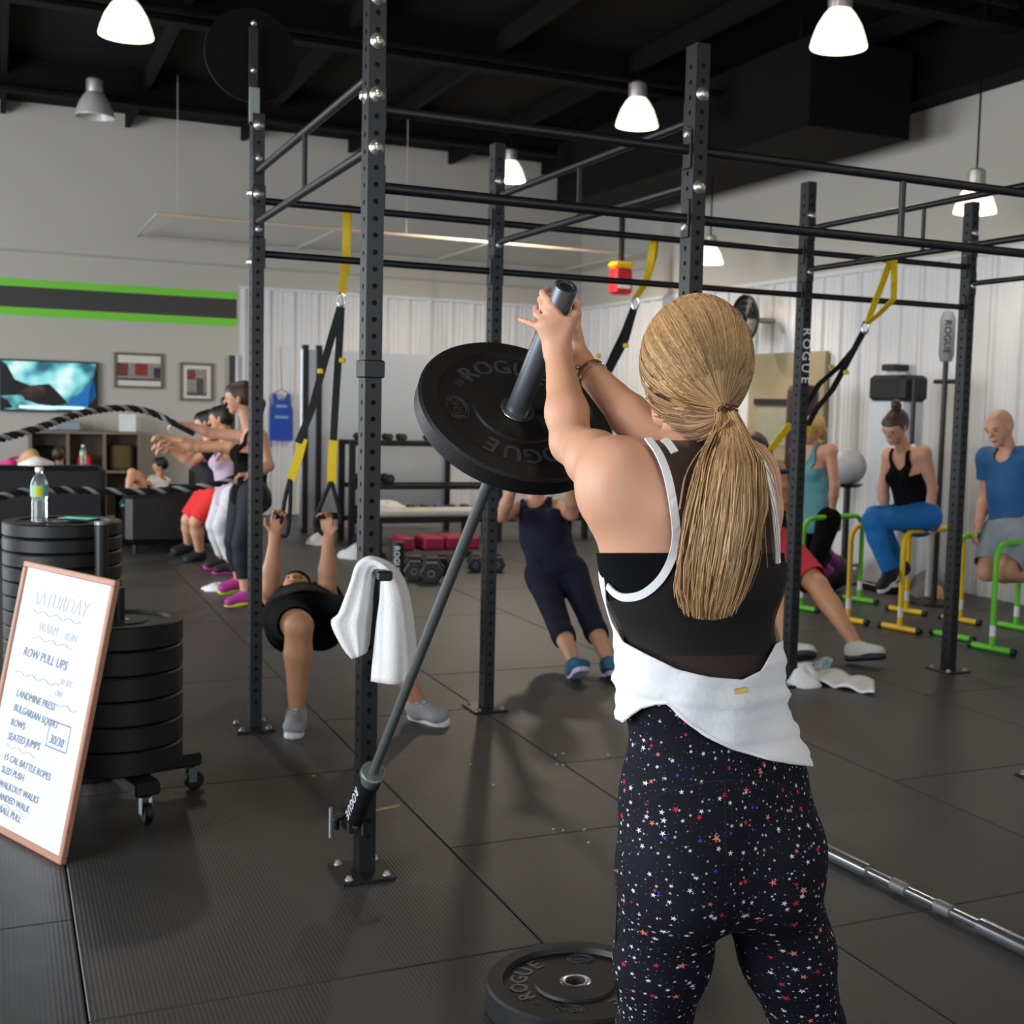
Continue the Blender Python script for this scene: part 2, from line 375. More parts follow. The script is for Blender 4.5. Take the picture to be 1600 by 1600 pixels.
POST = dict(P1=(0, 0), P2=(L, 0), P3=(L, B1), P4=(0, B1), P5=(L, B1+B2), P6=(L, B1+B2+B3), P7=(0, B1+B2), P8=(0, B1+B2+B3))
bolt = MB(); bolt.lathe((0, 0, 0), [(.0001, .0), (.024, .0), (.024, .003), (.015, .0045), (.015, .014), (.011, .0175), (.0001, .0175)], None, 18)
bolt.lathe((0, 0, .0176), [(.0001, 0), (.006, 0), (.006, .0012), (.0001, .0012)], None, 6)
bolt_me = bolt.mesh('bolt'); bolt_me.materials.append(zinc)
small = MB(); small.lathe((0, 0, 0), [(.0001, 0), (.014, 0), (.014, .003), (.009, .004), (.009, .012), (.0001, .013)], None, 14)
small_me = small.mesh('anchor_bolt'); small_me.materials.append(zinc)
def bolt_at(par, u, v, z, face, me=None, name='bolt'):
    nrm = {'A': -A, 'B': -B, 'a': A, 'b': B, 'z': Z}[face]; fr = frame_from(nrm)
    return inst(name, me or bolt_me, W(u, v, z), par, rotm(*fr))
uprights = {}
for k, (u, v) in POST.items():
    o = inst('upright', up_me, W(u, v, 0), rig, (0, 0, YA)); uprights[k] = o
    c = inst('hole_shade_core', core_me, W(u, v, 0), None, None); c.parent = o; c.location = (0, 0, .005)
    for nm, mbx in (('base_plate', MB().box((-.012, -.015, .005), (.17, .20, .010), None, .002)),):
        b = place(nm, mbx.mesh(nm), steel); b.parent = o
    for (x, y) in ((-.07, -.085), (.05, -.085), (-.07, .06), (.05, .06)):
        b = link(bpy.data.objects.new('anchor_bolt', small_me)); b.parent = o; b.location = (x, y, .010)
def rbolt(k, z, face):
    o = uprights[k]; b = link(bpy.data.objects.new('bolt', bolt_me)); b.parent = o
    if face == 'A': b.location = (0, -PD/2, z); b.rotation_euler = (math.pi/2, 0, 0)
    if face == 'B': b.location = (-PW/2, 0, z); b.rotation_euler = (0, -math.pi/2, 0)
    if face == 'b': b.location = (PW/2, 0, z); b.rotation_euler = (0, math.pi/2, 0)
    return b
for z in (2.268, 2.425, 2.582, 2.71): rbolt('P1', z, 'A')
for z in (2.24, 2.393, 2.546, 2.69): rbolt('P2', z, 'A')
rbolt('P1', 2.425, 'B'); rbolt('P2', 2.40, 'B'); rbolt('P2', 2.10, 'B')
for z in (2.571, 2.261): rbolt('P4', z, 'A'); rbolt('P7', z, 'A')
for z in (2.441, 2.127): rbolt('P4', z, 'B')
for z in (2.56, 2.26): rbolt('P3', z, 'A'); rbolt('P5', z, 'A'); rbolt('P6', z, 'A')
for k in ('P3', 'P5', 'P6'):
    for z in (2.41, 2.10): rbolt(k, z, 'b')
def bar(a, b, za, r=.0165, name='crossbar'):
    pa, pb = W(*POST[a], za), W(*POST[b], za); d = unit(pb-pa); half = PD/2 if abs(d@A) > .5 else PW/2
    o = MB().cyl(pa+d*half, pb-d*half, r, 16).build(name, steel, rig)
    for p, s in ((pa, 1), (pb, -1)):
        q = p+d*s*(half+.004); side = B if abs(d@A) > .5 else A
        MB().box(q, (.05, .008, .13), np.array([side, d*s, Z]), .002).build('end_plate', steel, o)
    return o
for a, b in (('P1', 'P4'), ('P4', 'P7'), ('P7', 'P8')):
    bar(a, b, 2.389, .0175); bar(a, b, 2.156, .0175)
for a, b in (('P2', 'P3'), ('P3', 'P5'), ('P5', 'P6')):
    bar(a, b, 2.37, .0165); bar(a, b, 2.139, .0165)
for a, b in (('P1', 'P2'), ('P4', 'P3'), ('P7', 'P5'), ('P8', 'P6')):
    bar(a, b, 2.493, .0155); bar(a, b, 2.274, .0155)
    m = (np.array(POST[a])+np.array(POST[b]))/2
    MB().cyl(W(*m, 2.285), W(*m, 2.482), .010, 10).build('strut', steel, rig)
m = (np.array(POST['P4'])+np.array(POST['P7']))/2
MB().cyl(W(*m, 2.17), W(*m, 2.375), .013, 10).build('strut', steel, rig)
# band collar on the near upright, lettering on the far ones
o = uprights['P1']
cl = MB().box((0, 0, 1.60), (PW+.016, PD+.016, .055), None, .004); b = place('collar_band', cl.mesh('collar_band'), steel); b.parent = o
# wall-ball target on the far left upright
tg = thing('wall_ball_target', 'round black wall-ball target disc bolted above the far left upright', 'target', W(L, 0, PH))
MB().box(W(L-.01, -.02, PH+.16), (.04, .012, .42), AX, .002).build('target_stem', steel, tg)
MB().cyl(W(L+.03, -.02, PH+.26), W(L+.055, -.02, PH+.26), .2, 40).build('target_disc', ceil_m, tg)
MB().box(W(L-.03, -.018, PH+.035), (.045, .008, .15), AX, .002).build('bracket', collarsteel, tg)
for z in (PH+.185, PH+.385): bolt_at(tg, L-.017, -.02, z, 'A', small_me, 'bolt')
# upright lettering
fx = np.array([-Z, A*0+B, -A])   # reads downwards on the -A face
for k, zc in (('P5', 1.82),):
    u, v = POST[k]
    for i, ch in enumerate('ROGUE'):
        me = text_mesh(ch, .075, ext=.0006); me.materials.clear(); me.materials.append(white_paint)
        b = link(bpy.data.objects.new('letter', me)); b.parent = uprights[k]
        b.matrix_local = Matrix.Translation((-PW/2-.0008, 0, zc+.12-i*.065)) @ rotm((0, 0, -1), (0, 1, 0), (-1, 0, 0)).to_4x4() if False else Matrix.Translation((-.0, -PD/2-.0008, zc+.12-i*.065)) @ rotm((0, 0, -1), (1, 0, 0), (0, -1, 0)).to_4x4()
# peg with hanging towel
peg = thing('towel_peg', 'short black steel peg plugged into the near upright under a towel', 'peg', W(-.13, .0, .99))
zp = pix(601, 900, 3.72)[2]
pe = pix(601, 900, 3.64); pb = W(-PD/2-.002, .004, zp); dpg = unit(pe-pb); frp = np.array([np.cross(dpg, Z), dpg, np.cross(np.cross(dpg, Z), dpg)])
MB().box((pe+pb)/2, (.034, np.linalg.norm(pe-pb), .024), frp, .005).build('peg_bar', steel, peg)
MB().box(pe, (.046, .014, .030), frp, .006).build('end_stop', steel, peg)
# towel: a bunched cloth arch hanging over the peg
tw = thing('hanging_towel', 'white terry towel draped over the peg on the near upright', 'towel', W(-.16, 0, zp))
yt = 3.78
oc = [(553, 1027), (540, 1012), (524, 985), (519, 969), (530, 958), (541, 930), (550, 905), (556, 885), (565, 874), (578, 869), (596, 873), (615, 884), (629, 902), (639, 928), (645, 960), (649, 1000), (650, 1040), (648, 1066)]
ic = [(569, 1022), (573, 1008), (575, 985), (577, 965), (579, 950), (580, 935), (582, 920), (584, 905), (587, 893), (592, 889), (597, 892), (598, 905), (597, 920), (595, 940), (592, 965), (589, 1000), (586, 1035), (584, 1062)]
OC = np.array([pix(x, y, yt) for x, y in oc]); IC = np.array([pix(x, y, yt) for x, y in ic]); NS = 36
OC = np.array(spline(list(OC), 3)); IC = np.array(spline(list(IC), 3)); G = []
for i in range(len(OC)):
    row = []; t = i/(len(OC)-1)
    for j in range(NS):
        a = 2*math.pi*j/NS; m_ = (OC[i]+IC[i])/2; h_ = (OC[i]-IC[i])/2; dep_ = .062+.012*math.sin(t*9)
        rip = 1+.07*math.sin(a*5+t*3)+.05*math.sin(a*9+1.3-t*5)
        ca, sa = math.cos(a), math.sin(a); e_ = .7
        row.append(m_+h_*np.sign(ca)*abs(ca)**e_*rip+FW*dep_*np.sign(sa)*abs(sa)**e_*rip)
    G.append(row+[row[0]])
mb = MB(); mb.grid(np.array(G)); n_ = NS+1
for i0 in (0, len(OC)-1): mb.f.append(tuple(range(i0*n_, i0*n_+NS))); mb.sm.append(False)
mb.build('terry_sheet', towel_m, tw)

# ------------------------------------------------------------------ landmine, barbell and its plate
E0 = pix(885, 447, 2.6); PV = pix(556, 1275, 3.865); bd = unit(PV-E0)          # from the raised end to the pivot
fb = frame_from(-bd)
bb = thing('landmine_barbell', 'grey steel barbell tilted up from the landmine into the hands of the near woman', 'barbell', PV)
def along(t): return E0+bd*t
BL = np.linalg.norm(PV-E0)
axb = np.array([fb[0], fb[1], bd])
MB().lathe(E0, [(.0001, .006), (.014, .006), (.014, .002), (.0205, .002), (.0205, 0), (.0235, 0), (.0252, .003), (.0252, .40), (.0001, .40)], axb, 40).build('sleeve', gunmetal, bb)
MB().lathe(along(.004), [(.0001, 0), (.0200, 0), (.0200, .003), (.0001, .003)], axb, 32).build('end_cap', steel_hole, bb)
MB().lathe(along(-.0005), [(.0175, 0), (.019, 0), (.019, .004), (.0175, .004)], axb, 32).build('snap_ring', chrome, bb)
MB().lathe(along(.40), [(.0001, 0), (.038, 0), (.038, .014), (.03, .018), (.03, .03), (.0001, .03)], axb, 32).build('collar', collarsteel, bb)
MB().lathe(along(.43), [(.0142, 0), (.0142, .5), (.0138, .51), (.0138, .53), (.0142, .54), (.0142, BL-.43-.26)], axb, 20).build('shaft', barshaft, bb)
MB().lathe(along(BL-.26), [(.0001, 0), (.034, 0), (.038, .003), (.038, .018), (.03, .022), (.027, .06), (.0001, .06)], axb, 32).build('collar', collarsteel, bb)
def bumper(name, label, T, hole=.0255, letters=True, group=None, loc=None, ax=None, prof=None, m=None):
    r = .225; t = T/2
    o = thing(name, label, 'weight plate', loc, group)
    pr = prof or [(hole+.012, -t*.8), (.10, -t*.8), (.104, -t*.62), (.178, -t*.62), (.183, -t), (.219, -t), (r, -t+.006), (r, t-.006), (.219, t), (.183, t), (.178, t*.62), (.104, t*.62), (.10, t*.8), (hole+.012, t*.8)]
    MB().lathe(loc, pr, ax, 64).build('rubber_disc', m or rubber, o)
    MB().lathe(loc, [(hole, -t*.83), (hole+.012, -t*.83), (hole+.014, -t*.8), (hole+.014, t*.8), (hole+.012, t*.83), (hole, t*.83), (hole, -t*.83)], ax, 40).build('hub_ring', chrome, o)
    if letters:
        for words, a0, step, size in (('ROGUE', math.radians(letters[0]), math.radians(19), .062), ('ROGUE', math.radians(letters[1]), math.radians(19), .062)):
            for i, ch in enumerate(words):
                th = a0-(i-2)*step; rad = ax[0]*math.cos(th)+ax[1]*math.sin(th); tan = np.cross(rad, ax[2])
                put_text('raised_letter', ch, size, loc+rad*.141+ax[2]*(t*.62), np.array([tan, rad, ax[2]]), rubber_mark, o, ext=.0016, off=.001)
        for th in (math.radians(letters[0])+math.pi/2, math.radians(letters[0])-math.pi/2):
            rad = ax[0]*math.cos(th)+ax[1]*math.sin(th); tan = np.cross(rad, ax[2])
            for sc in (1, .8):
                pts = [loc+ax[2]*(t*.62+.0008)+rad*(.141+.026*sc*math.cos(x))+tan*.036*sc*math.sin(x) for x in np.linspace(0, 2*math.pi, 28)[:-1]]
                MB().tube(pts, .0012, 6, closed=True).build('raised_oval', rubber_mark, o)
            put_text('raised_letter', 'ECHO', .024, loc+rad*.141+ax[2]*(t*.62), np.array([tan, rad, ax[2]]), rubber_mark, o, ext=.0012)
        put_text('raised_letter', '10 LB', .026, loc+ax[2]*(t*.62)+(ax[0]*math.cos(math.radians(letters[0]+48))+ax[1]*math.sin(math.radians(letters[0]+48)))*.141, np.array([np.cross(ax[0]*math.cos(math.radians(letters[0]+48))+ax[1]*math.sin(math.radians(letters[0]+48)), ax[2]), ax[0]*math.cos(math.radians(letters[0]+48))+ax[1]*math.sin(math.radians(letters[0]+48)), ax[2]]), rubber_mark, o, ext=.0012)
    return o
upb = unit(Z-bd*(Z@bd)); axp = np.array([np.cross(upb, -bd), upb, -bd])
bumper('bumper_plate', 'black bumper plate with raised lettering loaded on the raised barbell', .05, letters=(88, -92), loc=along(.365), ax=axp)
lm = thing('landmine_pivot', 'black landmine pivot sleeve clamped low on the near upright', 'landmine', PV)
s0 = along(BL-.20); s1 = along(BL+.03)
MB().tube([s0, s1], .031, 28).build('sleeve_tube', steel, lm)
MB().tube([along(BL-.205), along(BL-.185)], .034, 28).build('sleeve_lip', rubber, lm)
for i, ch in enumerate('ROGUE'):
    th_dir = unit(-RR*.75-FW*.5); th_dir = unit(th_dir-bd*(th_dir@bd)); q = along(BL-.155+i*.034)+th_dir*.0318
    put_text('sleeve_letter', ch, .042, q, np.array([bd, np.cross(th_dir, bd), th_dir]), white_paint, lm, ext=.0008)
yk = PV+bd*.03
MB().box(W(-.045, -.022, yk[2]+.01), (.012, .05, .10), AX, .004).build('clamp_cheek', steel, lm)
MB().box(W(-.012, -.060, yk[2]+.01), (.022, .10, .085), AX, .004).build('clamp_cheek', steel, lm)
MB().tube([W(.0, -.07, yk[2]+.01), W(-.03, -.115, yk[2]+.01)], .010, 12).build('clamp_screw', chrome, lm)
MB().tube([W(-.03, -.116, yk[2]-.045), W(-.03, -.116, yk[2]+.05)], .0075, 12).build('clamp_handle', chrome, lm)
fr = frame_from(-A); MB().lathe(W(-.05, -.046, yk[2]-.005), [(.0001, 0), (.017, 0), (.017, .004), (.012, .004), (.012, .016), (.0001, .02)], fr, 6).build('pivot_bolt', chrome, lm)
MB().tube([along(BL-.02)+unit(-RR)*.035, along(BL+.02)+unit(-RR)*.055, along(BL+.075)+unit(-RR)*.045], .008, 10).build('lock_lever', steel, lm)
MB().tube([W(.04, .03, yk[2]+.0), W(.06, .13, yk[2]+.0)], .006, 10).build('lock_pin', mat('brass_pin', (200, 188, 150), .4, .6), lm)
bumper('floor_bumper_plate', 'black bumper plate lying flat on the floor beside the near woman', .07, letters=(150, -30), loc=gnd(898, 1571)+Z*.036, ax=np.array([B, A, Z]))
# chrome barbell lying on the floor at right
fb0, fb1 = gnd(1245, 1308, .025), gnd(1720, 1538, .025); d = unit(fb1-fb0); fr = np.array([*frame_from(d)[:2], d]); Lf = np.linalg.norm(fb1-fb0)
fl = thing('floor_barbell', 'bright chrome barbell lying on the rubber floor at the lower right', 'barbell', fb0-Z*.025)
tt = [np.linalg.norm(gnd(px, py, .025)-fb0) for px, py in ((1358, 1363), (1393, 1382), (1414, 1393), (1460, 1415), (1483, 1427), (1530, 1448))]
MB().lathe(fb0, [(.0001, 0), (.025, 0), (.025, tt[0]), (.0001, tt[0])], fr, 24).build('sleeve', chrome, fl)
MB().lathe(fb0, [(.016, tt[0]), (.016, tt[5])], fr, 20).build('shaft', chrome, fl)
for a, b in ((tt[1], tt[2]), (tt[3], tt[4])): MB().lathe(fb0, [(.016, a), (.0215, a), (.0215, b), (.016, b)], fr, 20).build('grip_ring', collarsteel, fl)
MB().lathe(fb0, [(.0001, tt[5]), (.025, tt[5]), (.025, Lf), (.0001, Lf)], fr, 24).build('sleeve', chrome, fl)

# ------------------------------------------------------------------ whiteboard and plate stacks
BR = gnd(97, 1352); ew = np.array([-.75856, .6516, 0]); en = np.array([.6516, .75856, 0]); TR = BR+Z*.8991+en*.19
upw = unit(TR-BR); HW = np.linalg.norm(TR-BR); WW = .64; nw = np.cross(upw, -ew); nw = -nw if nw[1] > 0 else nw
wbt = thing('whiteboard', 'wood-framed whiteboard with handwritten workout leaning on the plate stacks', 'whiteboard', BR+ew*WW/2)
wframe = mat('oak_frame', (176, 128, 104), .5, 0, .15, 30)
wb_m = mat('white_enamel', (226, 229, 235), .12, 0, .01, 3, coat=.4)
def wpt(x, y, d=0): return BR+ew*(WW-x)+upw*y+nw*d      # x from the left edge, y from the bottom
axw = np.array([-ew, upw, nw])
MB().box(wpt(WW/2, HW/2, -.006), (WW-.01, HW-.01, .010), axw).build('writing_surface', wb_m, wbt)
fwid = .021
for (x, y, sx, sy) in ((WW/2, fwid/2, WW, fwid), (WW/2, HW-fwid/2, WW, fwid), (fwid/2, HW/2, fwid, HW-2*fwid), (WW-fwid/2, HW/2, fwid, HW-2*fwid)):
    MB().box(wpt(x, y, -.003), (sx, sy, .022), axw, .003).build('frame_rail', wframe, wbt)
ink = mat('blue_black_ink', (104, 122, 146), .5); ink2 = mat('faded_ink', (190, 196, 210), .5); inkp = mat('violet_ink', (120, 112, 190), .5)
for s, x, y, sz, m in (('SATURDAY', .11, .80, .075, ink2), ('WARM', .18, .705, .045, ink2), ('RUN', .37, .70, .04, ink2), ('ROW PULL UPS', .11, .61, .046, ink),
        ('LANDMINE PRESS', .12, .465, .036, ink), ('BULGARIAN SQUAT', .12, .415, .036, ink), ('ROWS', .12, .365, .036, ink), ('SEATED JUMPS', .12, .315, .036, ink), ('30/30', .405, .36, .042, ink), ('15 CAL BATTLE ROPES', .12, .245, .034, ink),
        ('SLED PUSH', .12, .20, .034, ink), ('WALKOUT WALKS', .12, .152, .034, ink), ('BANDED WALK', .12, .112, .034, ink), ('BALL PULL', .16, .072, .034, ink), ('SET', .12, .045, .03, ink), ('30 SEC', .40, .55, .03, ink2), ('ON', .38, .51, .03, ink2)):
    tl = rng.normal()*.02; put_text('handwriting', s, sz, wpt(x, y, .0005), np.array([axw[0]*math.cos(tl)+axw[1]*math.sin(tl), axw[1]*math.cos(tl)-axw[0]*math.sin(tl), axw[2]]), m, wbt, ext=.0002, align='LEFT', shear=.25)
def squig(x0, x1, y, m, r=.0016):
    pts = [wpt(x, y+.006*math.sin(x*70), .0004) for x in np.linspace(x0, x1, 30)]
    MB().tube(pts, r, 5).build('ink_line', m, wbt)
squig(.10, .46, .755, ink2); squig(.15, .44, .668, ink2); squig(.08, .40, .535, ink2, .0018); squig(.12, .33, .285, ink2, .0012); squig(.06, .35, .09, ink2, .001); squig(.40, .54, .475, ink2)
for a, b, m in (((.39, .335), (.53, .335), inkp), ((.39, .335), (.39, .42), ink2), ((.39, .42), (.53, .42), inkp), ((.53, .42), (.53, .335), ink2)):
    MB().tube([wpt(*a, .0004), wpt(*b, .0004)], .0018, 5).build('ink_line', m, wbt)
def stack_profile(T): t = T/2; return [(.03, -t*.85), (.10, -t*.85), (.104, -t*.7), (.178, -t*.7), (.183, -t), (.220, -t), (.2255, -t+.006), (.2255, t-.006), (.220, t), (.183, t), (.178, t*.7), (.104, t*.7), (.10, t*.85), (.03, t*.85)]
def dolly(c, label, tall, grp):
    o = thing('plate_dolly', label, 'dolly', c, grp)
    for a in (0, math.pi/2):
        MB().box(c+Z*.125, (.60, .09, .05), np.array([math.cos(a+.25)*B+math.sin(a+.25)*A, -math.sin(a+.25)*B+math.cos(a+.25)*A, Z]), .006).build('deck_arm', steel, o)
    MB().cyl(c+Z*.14, c+Z*(tall+.02), .024, 16).build('centre_post', steel, o)
    for k in range(4):
        a = k*math.pi/2+.25; d = math.cos(a)*B+math.sin(a)*A; q = c+d*.265
        cs = MB().box(q+Z*.093, (.05, .05, .006), frame_from(Z), .001).build('caster', chrome, o)
        for s in (-1, 1): MB().box(q+Z*.062+np.cross(d, Z)*s*.018+d*.01, (.03, .003, .06), np.array([d, np.cross(Z, d), Z])).build('caster_fork', chrome, cs)
        w = np.cross(d, Z); MB().lathe(q+d*.02+Z*.036-w*.014, [(.006, 0), (.03, 0), (.036, .004), (.036, .024), (.03, .028), (.006, .028)], np.array([d, Z, w]), 24).build('caster_wheel', rubber, cs)
    return o
SA = np.array([-1.745, 4.545, 0]); SB = np.array([-2.19, 5.12, 0])
dolly(SA, 'black wheeled plate dolly under the shorter plate stack', .78, 'plate dollies'); dolly(SB, 'black wheeled plate dolly under the taller plate stack', .95, 'plate dollies')
axz = np.array([B, A, Z])
def pile(c, n, T, lab, grp):
    src = None
    ords = ['bottom', 'second', 'third', 'fourth', 'fifth', 'sixth', 'seventh', 'eighth', 'ninth', 'tenth', 'eleventh', 'twelfth', 'thirteenth', 'fourteenth', 'fifteenth', 'sixteenth']
    for i in range(n):
        z = .151+T*(i+.5); nm = 'topmost' if i == n-1 else ('bottom' if i == 0 else ords[i]+' from the bottom')
        lb = 'black bumper plate %s in the %s plate stack' % (nm, lab)
        if src is None:
            src = bumper('stacked_plate', lb, T, letters=False, group=grp, loc=c+Z*z, ax=axz, prof=stack_profile(T-.004))
        else:
            o = src.copy(); link(o); o.location = c+Z*z; o['label'] = lb
            for ch in src.children: q = ch.copy(); link(q); q.parent = o
pile(SA, 6, .090, 'shorter', 'plates on the shorter dolly'); pile(SB, 14, .0595, 'taller', 'plates on the taller dolly')
hp = pix(159, 950, 4.86); hp[2] = 0
hd = thing('storage_post', 'black upright storage tube with capped top beside the taller plate stack', 'post', hp)
zt = pix(159, 822, 4.8)[2]
MB().cyl(hp+Z*.008, hp+Z*zt, .025, 20).build('tube', steel, hd); MB().cyl(hp+Z*zt, hp+Z*(zt+.012), .026, 20).build('cap', collarsteel, hd); MB().box(hp+Z*.004, (.15, .15, .008), AX).build('foot_plate', steel, hd)
# bottle and phone on the tall stack
zs = .151+14*.0595
def bottle(base, name, label, sc=1., capm=None, ax=None):
    o = thing(name, label, 'bottle', base); ax = np.eye(3)*sc if ax is None else ax*sc
    pet = mat('clear_plastic', (225, 236, 238), .08, 0, .02, trans=.9); bl = mat('bottle_label', (120, 200, 205), .5); by = mat('label_yellow', (196, 190, 40), .5)
    pr = [(.0001, 0), (.026, 0), (.031, .004)]+[(.031-.002*(i % 2), .012+i*.008) for i in range(9)]+[(.0285, .088), (.0315, .10), (.0325, .12), (.0325, .15), (.030, .165), (.020, .185), (.0125, .195), (.0125, .205)]
    MB().lathe(base, pr, ax, 28).build('bottle_shell', pet, o)
    MB().lathe(base, [(.0001, .203), (.0155, .203), (.0155, .217), (.013, .22), (.0001, .22)], ax, 20).build('cap', capm or mat('clear_cap', (235, 238, 240), .4), o)
    lbm = MB().lathe(base, [(.0331, .105), (.0331, .148)], ax, 28).build('label_wrap', bl, o)
    d = unit(np.array([0, -1, 0])+.25*RR); th = math.atan2(d[1], d[0])
    if ax[2][2] > .5:
        pts = [[base+np.array([math.cos(th+a), math.sin(th+a), 0])*.0335*sc+Z*h*sc for a in np.linspace(-.55, .55, 8)] for h in (.107, .146)]
        MB().grid(np.array(pts)).build('label_patch', by, lbm)
    return o
bp_ = pix(62, 812, 4.98); bp_[2] = zs; bottle(bp_, 'water_bottle', 'clear plastic water bottle with turquoise label on the tall plate stack')
ph = pix(122, 808, 5.12); ph[2] = zs
pho = thing('phone', 'phone with a glowing green screen lying on the tall plate stack', 'phone', ph)
MB().box(ph+Z*.004, (.15, .075, .008), frame_from(Z, (.2, 1, 0)), .002).build('case', steel, pho)
MB().box(ph+Z*.0085, (.138, .066, .001), frame_from(Z, (.2, 1, 0))).build('screen', mat('phone_screen', (60, 190, 170), .2, emit=.6), pho)

# ------------------------------------------------------------------ pendant lamps
lamp_glass = mat('lit_lamp_glass', (255, 238, 214), .4, 0, .02, emit=1.25, ecol=(1, .87, .69, 1))
lamp_off = mat('unlit_lamp_glass', (176, 174, 170), .25, 0, .08, 6)
lamp_cap = mat('lamp_cap_metal', (170, 160, 156), .4, .6)
def lamp(px, py, Y, r, lit, label, en=60):
    b = pix(px, py, Y); o = thing('pendant_lamp', label, 'lamp', b, 'dome pendant lamps')
    s = r/.2
    MB().lathe(b, [(.196*s, 0), (.20*s, .012*s), (.188*s, .06*s), (.155*s, .15*s), (.11*s, .225*s), (.08*s, .26*s), (.08*s, .262*s), (.076*s, .258*s), (.106*s, .222*s), (.15*s, .147*s), (.183*s, .06*s), (.196*s, 0)], None, 36).build('dome_shade', lamp_glass if lit else lamp_off, o)
    MB().lathe(b+Z*.255*s, [(.08*s, 0), (.085*s, .01), (.085*s, .13*s), (.06*s, .15*s), (.012, .155*s), (.0001, .155*s)], None, 24).build('lamp_cap', lamp_cap, o)
    MB().cyl(b+Z*.40*s, np.array([b[0], b[1], ZC-.001]), .008, 8).build('cord', ceil_m, o)
    if lit:
        MB().ell(b+Z*.12*s, (.045*s, .045*s, .07*s)).build('bulb', lamp_glass, o)
        l = bpy.data.lights.new('lamp_light', 'SPOT'); l.energy = en; l.color = (1, .86, .68); l.shadow_soft_size = .12; l.spot_size = math.radians(165); l.spot_blend = .6
        q = link(bpy.data.objects.new('lamp_light', l)); q.parent = o; q.location = (0, 0, .02)
lamp(197, 57, 9.5, .195, True, 'lit dome lamp cut off by the top edge at upper left')
lamp(148, 183, 13., .19, False, 'unlit grey dome lamp hanging before the back wall at upper left')
lamp(995, 198, 11.5, .193, True, 'lit dome lamp above the middle of the rig')
lamp(797, 283, 14.5, .175, True, 'lit dome lamp partly behind the far middle upright', 330)
lamp(1310, 75, 9.0, .20, True, 'largest lit dome lamp at the top right')
lamp(1523, 333, 9.6, .16, True, 'lit dome lamp on a long cord behind the far right upright', 30)
lamp(1109, 412, 13.0, .14, True, 'small lit dome lamp just right of the near right upright')
# unseen lamps added out of the frame to brighten the room
for u, v, k in ((-2.5, -.3, 'left'), (-2.5, 4.2, 'right')):
    q = proj(W(u, v, 4.3))
    b = W(u, v, 4.25); o = thing('pendant_lamp', 'added unseen dome lamp brightening the room in the %s row' % k, 'lamp', b, 'dome pendant lamps')
    MB().lathe(b, [(.196, 0), (.20, .012), (.155, .15), (.08, .26), (.076, .258), (.15, .147), (.196, 0)], None, 28).build('dome_shade', lamp_glass, o)
    MB().cyl(b+Z*.25, b*np.array([1, 1, 0])+Z*(ZC-.001), .03, 8).build('stem', lamp_cap, o)
    l = bpy.data.lights.new('lamp_light', 'SPOT'); l.energy = 60; l.color = (1, .86, .68); l.shadow_soft_size = .12; l.spot_size = math.radians(165); l.spot_blend = .6
    q = link(bpy.data.objects.new('lamp_light', l)); q.parent = o; q.location = (0, 0, .02)

# ------------------------------------------------------------------ bodies: smooth implicit surfaces meshed by surface nets
class Pr:
    def __init__(s, nm, p0, p1, lat, rl0, rs0, rl1, rs1, k=.03):
        s.nm = nm; s.p0 = np.asarray(p0, float); s.p1 = np.asarray(p1, float); d = s.p1-s.p0; s.len = np.linalg.norm(d)+1e-9; s.ax = d/s.len
        lat = np.asarray(lat, float); lat = lat-s.ax*(lat@s.ax)
        s.lat = unit(lat) if np.linalg.norm(lat) > 1e-4 else frame_from(s.ax)[0]
        s.sag = np.cross(s.ax, s.lat); s.r = (rl0, rs0, rl1, rs1); s.k = k; s.bone = None
    def grow(s, g):
        q = Pr(s.nm, s.p0, s.p1, s.lat, *[x+g for x in s.r], k=s.k); q.bone = s.bone; return q
    def par(s, V):
        a, b = s.bone or (s.p0, s.p1); d = b-a; return ((V-a)@d)/(d@d), np.linalg.norm(d)
    def ev(s, X, Y, Zc):
        dx, dy, dz = X-s.p0[0], Y-s.p0[1], Zc-s.p0[2]
        a = dx*s.ax[0]+dy*s.ax[1]+dz*s.ax[2]; t = np.clip(a/s.len, 0, 1)
        l = dx*s.lat[0]+dy*s.lat[1]+dz*s.lat[2]; g = dx*s.sag[0]+dy*s.sag[1]+dz*s.sag[2]; e = a-t*s.len
        rl = s.r[0]+(s.r[2]-s.r[0])*t; rs = s.r[1]+(s.r[3]-s.r[1])*t; rm = np.minimum(rl, rs)
        return (np.sqrt((l/rl)**2+(g/rs)**2+(e/rm)**2)-1)*rm
    def bb(s, m):
        R = max(s.r)+m; return np.minimum(s.p0, s.p1)-R, np.maximum(s.p0, s.p1)+R
def cap(nm, p0, p1, r0, r1, k=.03): return Pr(nm, p0, p1, (.3, .5, .8), r0, r0, r1, r1, k)
def axis_coords(lo, hi, h, fines):
    xs = [lo]; x = lo
    while x < hi:
        s = h
        for a, b, hf in fines:
            if x+h*.99 >= a and x <= b: s = min(s, hf)
        x += s; xs.append(x)
    return np.array(xs, np.float32)
